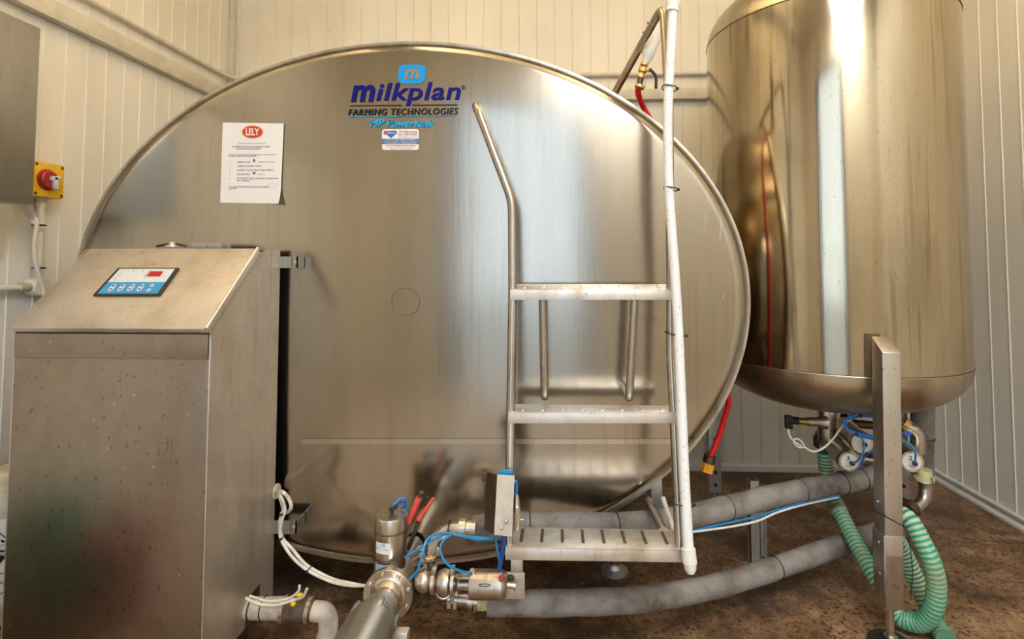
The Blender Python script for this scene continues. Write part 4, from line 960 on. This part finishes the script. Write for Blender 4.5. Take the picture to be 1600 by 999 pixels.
vv.cyl(at(807, 812, 1.62), at(818, 812, 1.62), .0025, 8); vv = tag(vv.build('needle_valve', 'valve_steel'), 'slim upright metal needle valve beside the left ladder rail', 'valve')
tube_thing('air_tube', paths((800, 760, 1.60), (806, 752, 1.61), (807, 765, 1.62), (805, 780, 1.62)), .004, 'blue_tube', 'blue tube entering the slim needle valve by the ladder', 'tube')
tube_thing('air_tube', paths((787, 837, 1.58), (786, 855, 1.60), (783, 875, 1.62), (780, 893, 1.63)), .0058, 'deep_blue', 'thick dark blue tube hanging straight under the cover plate', 'tube')
tube_thing('air_tube', paths((774, 838, 1.58), (776, 855, 1.60), (780, 875, 1.62), (782, 890, 1.63)), .0035, 'blue_tube', 'thin light blue tube crossing beside the thick dark blue one', 'tube')
tube_thing('air_tube', paths((772, 841, 1.60), (745, 843, 1.62), (718, 837, 1.63), (690, 833, 1.63), (668, 843, 1.62), (660, 865, 1.60), (653, 890, 1.60), (641, 906, 1.61)), .0036, 'blue_tube', 'light blue tube curving from the cover plate down to the outlet valve flange', 'tube')
tube_thing('air_tube', paths((772, 843, 1.605), (735, 839, 1.625), (700, 836, 1.635), (670, 848, 1.63), (652, 860, 1.63), (633, 872, 1.64)), .0036, 'blue_tube', 'light blue tube curving across to the middle of the outlet valve', 'tube')
tube_thing('air_tube', paths((704, 836, 1.62), (692, 846, 1.61), (688, 862, 1.60), (697, 880, 1.60), (712, 890, 1.61), (730, 895, 1.63), (737, 892, 1.635)), .0036, 'blue_tube', 'light blue tube looping down to the horizontal air valve fitting', 'tube')
tube_thing('air_tube', paths((702, 838, 1.625), (685, 843, 1.64), (672, 858, 1.66)), .0036, 'cable_white', 'short white tube lying along the bent elbow pipe', 'tube')

# ================================================================== LADDER
ld = thing('tank_ladder', 'three tread stainless ladder with tubular rails fixed to the oval tank', 'ladder', at(925, 876, 1.62))
RT = S(7.0, 1.70)
TY = (1.72, 1.674, 1.59)
p_l = [at(745, 170, 1.86), at(746, 167, 1.80), at(752, 176, 1.78), at(800, 318, 1.75), at(799, 455, TY[0] + .025), at(797, 650, TY[1] + .025), at(792, 858, TY[2] + .025)]
lp_ = round_path([hitface(744, 168, 0.0), at(744, 165, 1.79), at(800, 314, 1.765), at(801, 455, TY[0] + .02), at(798, 650, TY[1] + .02), at(797, 735, 1.65), at(794, 862, TY[2] + .02)], 0.035)
MB().tube(lp_, RT, 18).build('rail', 'tube_steel', ld)
rtop = at(958, 150, 2.10)
rp = round_path([rtop, at(1030, 14, 1.80), at(1044, 60, 1.745), at(1048, 300, 1.735), at(1047, 455, TY[0] + .02), at(1049, 560, 1.72), at(1053, 650, TY[1] + .02), at(1061, 858, TY[2] + .02)], 0.05)
rp = round_path([rtop, at(1036, 8, 1.80), at(1045, 150, 1.745), at(1048, 455, TY[0] + .02), at(1048, 560, 1.72), at(1053, 650, TY[1] + .02), at(1062, 858, TY[2] + .02)], 0.045)
MB().tube(rp, RT, 18).build('rail', 'tube_steel', ld)
def tread(xl, xr, yt, yb, yback, xbl, xbr, Yf, dep, slots, sy0, sy1, slope=0.0, wide=False):
    Yb = Yf + dep
    ftl, ftr = at(xl, yt, Yf), at(xr, yt + slope, Yf); fbl, fbr = at(xl, yb, Yf), at(xr, yb + slope, Yf)
    btl, btr = at(xbl, yback, Yb), at(xbr, yback, Yb)
    h = ftl.z - fbl.z; dz = Vector((0, 0, -0.004))
    z1 = (btl.z + btr.z) / 2; btl = Vector((ftl.x, Yb, z1)); btr = Vector((ftr.x, Yb, z1))
    mb = MB()
    mb.hexa([ftl + dz, ftr + dz, btr + dz, btl + dz, ftl, ftr, btr, btl], 0.0012)
    mb.hexa([fbl, fbr, fbr + Vector((0, .004, 0)), fbl + Vector((0, .004, 0)), ftl + Vector((0, 0, -.001)), ftr + Vector((0, 0, -.001)), ftr + Vector((0, .004, -.001)), ftl + Vector((0, .004, -.001))], 0.001)
    mb.hexa([btl + Vector((0, -.004, -h)), btr + Vector((0, -.004, -h)), btr + Vector((0, 0, -h)), btl + Vector((0, 0, -h)), btl + Vector((0, -.004, 0)), btr + Vector((0, -.004, 0)), btr, btl])
    for e, s in ((ftl, 1), (ftr, -1)):
        b_ = btl if s == 1 else btr
        mb.hexa([e + Vector((0, .002, -h)), e + Vector((.003 * s, .002, -h)), b_ + Vector((.003 * s, 0, -h)), b_ + Vector((0, 0, -h)), e + Vector((0, .002, -.001)), e + Vector((.003 * s, .002, -.001)), b_ + Vector((.003 * s, 0, -.001)), b_ + Vector((0, 0, -.001))])
    gs = MB()
    # raised grip ridges
    for i in range(slots):
        t = (i + .7) / (slots + .35)
        a = ftl.lerp(ftr, t).lerp(btl.lerp(btr, t), sy0); c = ftl.lerp(ftr, t).lerp(btl.lerp(btr, t), sy1)
        if wide:
            for k in range(8):
                q = a.lerp(c, k / 7); gs.obox(q + Vector((0, 0, .0012)), (.0045, 0, 0), (0, .0022, .0), (0, 0, .0018))
        else:
            mb.obox((a + c) / 2 + Vector((0, 0, .001)), (.0035, 0, 0), (c - a) / 2, (0, 0, .0025), .001)
    tr = mb.build('tread', 'tread_steel', ld)
    if wide: gs.build('grip_slots', 'grimy_dark_metal', tr)
    else: gs.bm.free()
    return tr
tread(797, 1054, 453, 469, 444, 808, 1032, TY[0], .115, 8, .2, .75)
tread(794, 1058, 644.5, 662, 633, 803, 1048, TY[1], .115, 8, .15, .8)
tread(789.5, 1068, 855, 875.5, 826, 800, 1052, TY[2], .135, 8, .25, .85, 4, True)
# struts back to the tank
for q in ([at(848, 462, 1.79), at(851, 622, 1.79)], [at(992, 462, 1.79), at(983, 624, 1.79)]):
    e = q[1]; bk = Vector((e.x, face_y(e.x, e.z + .01), e.z + .012))
    MB().tube(round_path([q[0], q[1], bk], .02), RT * .95, 16).build('strut', 'tube_steel', ld)
MB().tube([at(1013, 783, 1.90), at(1036, 830, 1.72)], RT * 1.05, 16).build('strut', 'tube_steel', ld)

# white plastic pipe strapped to the right rail
wp = thing('white_plastic_pipe', 'long white plastic pipe with end cap strapped down the right ladder rail', 'pipe', at(1078, 895, 1.56))
PR = S(7.4, 1.68)
wt_ = at(1052, -60, 1.70)
wpts = [Vector((wt_.x, wt_.y, 3.49)), Vector((wt_.x, wt_.y, 2.8)), wt_, at(1052, 0, 1.70), at(1048, 80, 1.70), at(1043.5, 180, 1.70), at(1045, 290, 1.70), at(1054, 420, 1.685), at(1060, 520, 1.67), at(1065, 640, 1.64), at(1070, 760, 1.60), at(1076, 862, 1.565)]
MB().tube(smooth_path(wpts), PR, 18).build('pipe', 'pvc_printed', wp)
MB().tube([at(1053, -30, 1.70), at(1051.5, 6, 1.70), at(1051, 9, 1.70), at(1050, 18, 1.70)], PR * 1.5, 20, radii=[PR * 1.6, PR * 1.6, PR * 1.45, PR * 1.4]).build('socket', 'pvc_white', wp)
e0, e1, e2 = at(1075.5, 857, 1.565), at(1078, 880, 1.56), at(1079.5, 897, 1.555)
mb = MB(); mb.tube([e0, e1], PR * 1.35, 20, radii=[PR * 1.3, PR * 1.35]); mb.tube([e1, e1.lerp(e2, .6), e2], PR, 20, radii=[PR * 1.2, PR * 1.1, PR * .6]); mb.build('end_cap', 'pvc_white', wp)
for x, y, Y, hw in ((1046, 138, 1.70, 11), (1048, 295, 1.70, 10.5), (1055, 522, 1.68, 15.5), (1065, 784, 1.60, 17.5)):
    mb = MB(); c = at(x, y, Y + .012); n = 24; e = []
    for k in range(n + 1):
        a = 2 * math.pi * k / n; e.append(c + Vector((math.copysign(abs(math.cos(a)) ** .6, math.cos(a)) * S(hw, Y), math.sin(a) * .030, -math.cos(a) * .006)))
    mb.tube(e, .002, 6, cap=False); mb.box(c + Vector((S(hw, Y) - .004, -.014, -.008)), c + Vector((S(hw, Y) + .005, -.005, .000)), .001)
    mb.build('cable_tie', 'black_plastic', wp)

# valve and hose hanging behind the ladder top
YB = 1.93
br = thing('brass_ball_valve', 'brass ball valve with dark blue lever hanging under a white pipe joint', 'valve', at(1005, 135, YB))
MB().tube([at(1031, 40, YB), at(1016, 80, YB)], S(8.5, YB), 16).build('white_pipe', 'pvc_white', br)
MB().tube([at(1017, 76, YB), at(1013, 84, YB), at(1012, 90, YB), at(1008, 99, YB)], .02, 18, radii=[S(9, YB), S(10.5, YB), S(8, YB), S(6, YB)]).build('reducer', 'pvc_white', br)
b0, b1 = at(1007, 99, YB), at(1001, 122, YB)
MB().lathe(b0, b1 - b0, [(0, .014), (.008, .014), (.010, .009), (.018, .015), (.032, .015), (.038, .010), (.045, .014), ((b1 - b0).length, .013)], 16).build('valve_body', 'brass', br)
MB().cyl(at(1005, 110, YB), at(1017, 109, YB - .01), .008, 12).build('valve_stem', 'brass', br)
MB().tube(smooth_path([at(1015, 108, YB - .012), at(1021, 114, YB - .014), at(1025, 121, YB - .014), at(1025, 138, YB - .014)]), .0055, 10).build('lever', 'lever_blue' if 'lever_blue' in MATS else 'black_plastic', br)
MB().tube([at(1001, 121, YB), at(999, 133, YB)], .011, 14).build('hose_tail', 'grimy_dark_metal', br)
MB().lathe(at(1000, 134, YB), at(998, 139, YB) - at(1000, 134, YB), [(0, .018), (.009, .018)], 16).build('hose_clip', 'brass', br)
for x, y in ((1013, 55), (1020, 40)): 
    mb = MB(); mb.ring(at(x + 1, y, 1.95), at(x - 8, y + 16, 1.95) - at(x, y, 1.93), S(11, 1.93), .002); mb.build('cable_tie', 'black_plastic', br)
hz = [at(999, 132, YB), at(997, 145, YB + .03), at(1004, 165, YB + .10), at(1018, 190, YB + .13)] + [(TCX + (TA - .021) * math.sqrt(1 - ((z - TCZ) / TB) ** 2), 2.08, z) for z in (1.68, 1.55, 1.4, 1.25, 1.1, .95, .82)] + [at(1138, 622, 2.12), at(1130, 660, 2.15), at(1120, 690, 2.16), at(1109, 716, 2.16)]
tube_thing('red_hose', hz, .0108, 'red_hose', 'bright red hose running behind the oval tank rim down to an orange connector', 'hose', 12)
oc = thing('hose_connector', 'orange and grey snap connector on the end of the red hose', 'connector', at(1105, 738, 2.16))
MB().tube([at(1109.5, 712, 2.16), at(1107, 724, 2.16)], S(9, 2.16), 16).build('grey_collar', 'grimy_dark_metal', oc)
MB().tube([at(1107, 723, 2.16), at(1104, 737, 2.16)], S(9.5, 2.16), 8).build('orange_body', 'orange_plastic', oc)

# ================================================================== LAGGED PIPES
def lagged(name, pts, r, label, bands, par=None):
    p = smooth_path(pts, 10); n = len(p)
    o = MB().tube(p, r, 24, radii=[r * (1 + .03 * math.sin(i * .7)) for i in range(n)]).build(name, 'foam_lagging')
    tag(o, label, 'pipe')
    for i in bands:
        k = int(i * (n - 1)); MB().ring(p[k], p[min(k + 1, n - 1)] - p[max(0, k - 1)], r * 1.02, .002, 28, 6).build('tie_band', 'black_plastic', o)
    return p
UP = lagged('lagged_pipe', paths((740, 828, 1.76), (800, 822, 1.77), (900, 821, 1.80), (1000, 820, 1.86), (1080, 806, 1.95), (1150, 790, 2.04), (1220, 773, 2.12), (1300, 758, 2.20), (1375, 742, 2.27)), 0.040, 'upper grey foam lagged pipe sagging from the ladder foot to the box leg', (.33, .47, .60, .80, .90, .96, .17))
lw_pts = [(762, 942, 1.74), (850, 943, 1.75), (930, 941, 1.77), (1000, 937, 1.82), (1080, 925, 1.90), (1150, 908, 1.99), (1220, 885, 2.08), (1300, 857, 2.18), (1375, 830, 2.28), (1425, 812, 2.34)]
LOW = lagged('lagged_pipe', paths(*lw_pts), 0.0375, 'lower grey foam lagged pipe curving across the floor behind the box leg', (.66,))
tube_thing('air_tube', paths((1082, 829, 1.93), (1130, 819, 1.98), (1180, 808, 2.04), (1215, 797, 2.08), (1260, 785, 2.13), (1310, 775, 2.18)), .004, 'blue_tube', 'light blue tube tied along the underside of the upper lagged pipe', 'tube')
tube_thing('air_tube', paths((1082, 831.5, 1.925), (1110, 828, 1.95), (1150, 822, 1.99), (1185, 814, 2.03), (1215, 801, 2.07), (1260, 788, 2.13), (1310, 777, 2.18)), .0038, 'pvc_white', 'white tube tied along the underside of the upper lagged pipe', 'tube')
# strut post carrying both
sp_ = thing('strut_post', 'galvanised channel post on a floor plate carrying the two lagged pipes', 'post', atZ(1192, 893))
sb_ = atZ(1190, 890); sy = sb_.y
a = at(1171, 752, sy); w_ = S(15, sy)
x0 = a.x; zt = a.z
mb = MB(); mb.box((x0, sy, 0.004), (x0 + w_, sy + .003, zt)); mb.box((x0, sy, .004), (x0 + .003, sy + .04, zt)); mb.box((x0 + w_ - .003, sy, .004), (x0 + w_, sy + .04, zt)); 
mb.box((x0 + w_ + .003, sy + .02, .004), (x0 + w_ + .028, sy + .024, zt - .1)); mb.box((x0 + w_ + .022, sy + .008, .004), (x0 + w_ + .028, sy + .024, zt - .1)); mb.build('channel', 'galvanised', sp_)
MB().box((x0 - .02, sy - .03, 0), (x0 + w_ + .06, sy + .05, .005), .001).build('base_plate', 'galvanised', sp_)
mb = MB(); mb.cyl((x0 + w_, sy + .01, zt - .02), (x0 + w_ + .03, sy + .01, zt - .02), .008); mb.tube(smooth_path([at(1196, 758, sy - .01), at(1206, 764, sy - .02), at(1216, 775, sy - .02), at(1222, 792, sy - .02)]), .003, 8); mb.tube(smooth_path([at(1200, 756, sy - .01), at(1212, 766, sy - .02), at(1219, 780, sy - .02)]), .003, 8); mb.build('wire_tie', 'black_plastic', sp_)
mb = MB(); mb.tube(smooth_path([at(1190, 870, sy - .01), at(1202, 880, sy - .03), at(1213, 893, sy - .035), at(1217, 905, sy - .03)]), .0035, 8); mb.tube(smooth_path([at(1192, 876, sy - .01), at(1206, 882, sy - .03), at(1214, 890, sy - .035)]), .0028, 8); mb.build('wire_tie', 'black_plastic', sp_)

# white cable by the right rail foot
tube_thing('white_cable', paths((1036, 778, 1.86), (1041, 795, 1.83), (1048, 815, 1.78), (1052, 830, 1.74)), .008, 'cable_white', 'short white cable passing behind the right ladder rail foot', 'cable')

# ================================================================== GREEN SPIRAL HOSE
hp = [(1288, 706, 2.36), (1291, 735, 2.36), (1296, 765, 2.34), (1312, 800, 2.24), (1335, 845, 2.14), (1362, 893, 2.04), (1384, 930, 1.98), (1400, 960, 1.955), (1420, 972, 1.93), (1442, 972, 1.90), (1459, 950, 1.87), (1463, 915, 1.86), (1456, 880, 1.86), (1440, 845, 1.88), (1420, 812, 1.92),
      (1400, 806, 1.97), (1394, 830, 2.0), (1412, 865, 2.01), (1430, 905, 2.0), (1448, 945, 1.97), (1463, 985, 1.93), (1480, 1030, 1.86)]
hpp = []
for x, y, Y in hp:
    p = at(x, y, Y); p.z = max(p.z, 0.034); hpp.append(p)
rs = resample(smooth_path(hpp, 16), 0.0145 / 6)
MB().tube(rs, .03, 18, radii=[.0285 + .0016 * math.cos(2 * math.pi * i / 6) for i in range(len(rs))]).build('x', 'spiral_hose')
gh = bpy.data.objects['x']; gh.name = 'spiral_hose'; tag(gh, 'green and cream ribbed suction hose looped on the floor round the box leg', 'hose')
tag(MB().lathe(at(1310, 797, 2.24), at(1318, 812, 2.2) - at(1310, 797, 2.24), [(0, .032), (.012, .032)], 24).build('hose_clip', 'galvanised'), 'metal hose clip on the green hose under the upper lagged pipe', 'clip')

# ================================================================== LEFT WALL FITTINGS
bx = thing('wall_enclosure', 'grey metal electrical enclosure on the left wall cut by the picture edge', 'enclosure', (-2.0, 1.6, 1.44))
EX = -1.90
zt_, zb_ = atX(62, 45, EX).z, atX(53, 319, EX).z
yr = atX(57, 200, EX).y
MB().box((ROOM_X0 + .004, 1.3, zb_), (EX - .018, yr - .004, zt_), .003).build('body', 'box_steel', bx)
MB().box((EX - .018, 1.296, zb_ - .003), (EX, yr, zt_ + .003), .003).build('door', 'box_steel', bx)
for z in (zt_ - .08, zb_ + .1): MB().cyl((EX - .02, yr + .001, z - .02), (EX - .02, yr + .001, z + .02), .006, 10).build('hinge', 'grimy_dark_metal', bx)
iso = thing('isolator_switch', 'yellow isolator box with red rotary knob on the left wall', 'switch', (-2.06, 2.15, 1.48))
IX = -2.02
i0, i1 = atX(53, 250, IX), atX(102, 256, IX); ib = atX(101, 312, IX)
ibz = atX(53, 308, IX).z
MB().box((ROOM_X0 + .004, i0.y, ib.z), (IX, i1.y, i0.z), .006).build('box', 'yellow_plastic', iso)
kc = atX(77, 281, IX + .01)
kn = MB().lathe((IX, kc.y, kc.z), (1, 0, 0), [(0, .042), (.004, .042), (.005, .037), (.014, .036), (.018, .032)], 32).build('knob', 'red_plastic', iso)
mb = MB(); mb.obox((IX + .024, kc.y + .012, kc.z - .012), (.006, 0, 0), (0, .009, 0), (0, -.002, .024), .002); mb.obox((IX + .024, kc.y + .012, kc.z + .008), (.006, 0, 0), (0, .02, .004), (0, 0, .008), .002); mb.build('handle', 'panel_white', kn)
for y, z in ((i0.y + .012, i0.z - .012), (i1.y - .012, i0.z - .012), (i0.y + .012, ib.z + .012), (i1.y - .012, ib.z + .012)):
    MB().lathe((IX, y, z), (1, 0, 0), [(-.002, .006), (.001, .006)], 12).build('screw', 'grimy_dark_metal', iso)
WX = -2.07
def LW(px, py, X=WX): return atX(px, py, X)
vcx = thing('switch_conduit', 'white conduit dropping from the yellow isolator to a round junction box', 'conduit', LW(64, 440))
pA, pB = LW(65, 310), LW(63, 436); pB = Vector((WX, pA.y, pB.z))
MB().cyl(pA, pB, .0125, 16).build('conduit_pipe', 'conduit_white', vcx)
MB().cyl(pA, pA + Vector((0, 0, -.035)), .0165, 16).build('coupler', 'conduit_white', vcx)
jb = LW(63, 448); jb = Vector((WX, pA.y, jb.z))
MB().lathe(jb + Vector((-.028, 0, 0)), (1, 0, 0), [(0, .036), (.045, .036), (.05, .033)], 28).build('junction_box', 'conduit_white', vcx)
MB().tube([jb, Vector((WX, 1.4, jb.z - .001))], .0125, 14).build('conduit_pipe', 'conduit_white', vcx)
MB().cyl(jb + Vector((0, -.035, 0)), jb + Vector((0, -.075, 0)), .0165, 14).build('coupler', 'beige_cap', vcx)
mb = MB()
for py in (352, 419): mb.ring(LW(61, py, WX + .012), (0, 0, 1), .021, .0025); mb.box(LW(64, py, WX + .04) - Vector((0, .006, .004)), LW(64, py, WX + .04) + Vector((.006, .01, .004)), .001)
mb.build('cable_tie', 'black_plastic', vcx)
gc = thing('grey_cable', 'thick white cable from the grey enclosure tied beside the switch conduit', 'cable', LW(60, 440, WX + .03))
MB().tube(smooth_path([LW(44, 316, -2.0), LW(52, 335, WX + .03), LW(57, 350, WX + .03), LW(53, 380, WX + .03), LW(54, 405, WX + .03), LW(58, 420, WX + .03), LW(64, 440, WX + .03), LW(68, 455, WX + .03), LW(70, 480, WX + .03)]), .0075, 10).build('cable', 'conduit_white', gc)
MB().tube(smooth_path([LW(30, 316, -2.0), LW(46, 340, WX + .02), LW(54, 350, WX + .025)]), .006, 10).build('cable', 'conduit_white', gc)
tag(MB().box((ROOM_X0 + .004, 1.50, LW(4, 402, -2.09).z), (ROOM_X0 + .02, atX(5, 360, -2.09).y, LW(4, 326, -2.09).z), .003).build('wall_plate', 'conduit_white'), 'white plate on the left wall at the picture edge, under the grey enclosure', 'plate')

# chemical drum at the lower left edge
dm = thing('chemical_drum', 'dirty white chemical drum with hazard labels behind the cabinet at the left edge', 'drum', (-1.9, 1.95, 0))
DY0, DY1, DX0, DX1 = 1.835, 2.03, -2.08, -1.75
zt2 = at(9, 772, DY0).z
MB().box((DX0, DY0, 0), (DX1, DY1, zt2), .02).build('body', 'drum_white', dm)
MB().hexa([(DX0 + .01, DY0 + .01, zt2 - .01), (DX1 - .01, DY0 + .01, zt2 - .01), (DX1 - .01, DY1 - .01, zt2 - .01), (DX0 + .01, DY1 - .01, zt2 - .01), (DX0 + .04, DY0 + .03, zt2 + .055), (DX1 - .04, DY0 + .03, zt2 + .055), (DX1 - .04, DY1 - .03, zt2 + .055), (DX0 + .04, DY1 - .03, zt2 + .055)], .008).build('shoulder', 'beige_cap', dm)
fd = lambda off: (lambda u, v: at(u, v, DY0 - off))
mb = MB(); patch(mb, fd(.001), [(-22, 812), (30, 812), (30, 895), (-22, 895)]); patch(mb, fd(.001), [(-22, 898), (30, 898), (30, 945), (-22, 945)]); lbl = mb.build('label', 'sticker_white', dm, 0)
mb = MB(); f1_ = fd(.002)
patch(mb, f1_, [(-2, 831), (18, 847), (18, 849.5), (-2, 833.5)]); patch(mb, f1_, [(-22, 860), (18, 860), (-2, 884)])
patch(mb, f1_, [(2, 843), (8, 846), (6, 849), (1, 847)]); mb.tube([fd(.002)(-4, 856), fd(.002)(10, 850)], .0008, 6)
mb.build('hazard_print', 'black_ink', lbl, 0)
mb = MB(); letter(mb, 'CORROSIVE', fd(.003), -24, 14.5, 868.5, 863, 0, .02); mb.build('hazard_word', 'sticker_white', lbl, 0)
mb = MB(); f1_ = fd(.002)
patch(mb, f1_, [(-2, 907), (15, 919.5), (-2, 932), (-2, 929.5), (11.5, 919.5), (-2, 909.5)]); mb.build('hazard_diamond', 'red_ink', lbl, 0)

# ================================================================== THINGS BEHIND THE PHOTOGRAPHER, seen mirrored in the steel
gd = thing('plastic_drum', 'green plastic drum on the floor left of the camera, mirrored in the cabinet front', 'drum', (-1.83, 1.12, 0))
MB().lathe((-1.83, 1.12, 0), (0, 0, 1), [(0, .17), (.02, .18), (.2, .185), (.22, .18), (.36, .185), (.42, .18), (.44, .16)], 40).build('body', 'drum_green', gd)
MB().lathe((-1.88, 1.12, .44), (0, 0, 1), [(0, .03), (.02, .03)], 20).build('cap', 'black_plastic', gd)
rb = thing('bucket', 'red bucket on the floor beside the green drum, mirrored in the cabinet front', 'bucket', (-1.45, 1.12, 0))
MB().lathe((-1.45, 1.12, 0), (0, 0, 1), [(0, .11), (.3, .15), (.31, .158), (.325, .158), (.325, .145), (.30, .14), (.01, .105)], 40).build('body', 'bucket_red', rb)
MB().tube([(-1.45 + .155 * math.cos(R(a)), 1.12 + .01, .31 + .12 * math.sin(R(a))) for a in range(0, 181, 15)], .004, 8).build('handle', 'galvanised', rb)
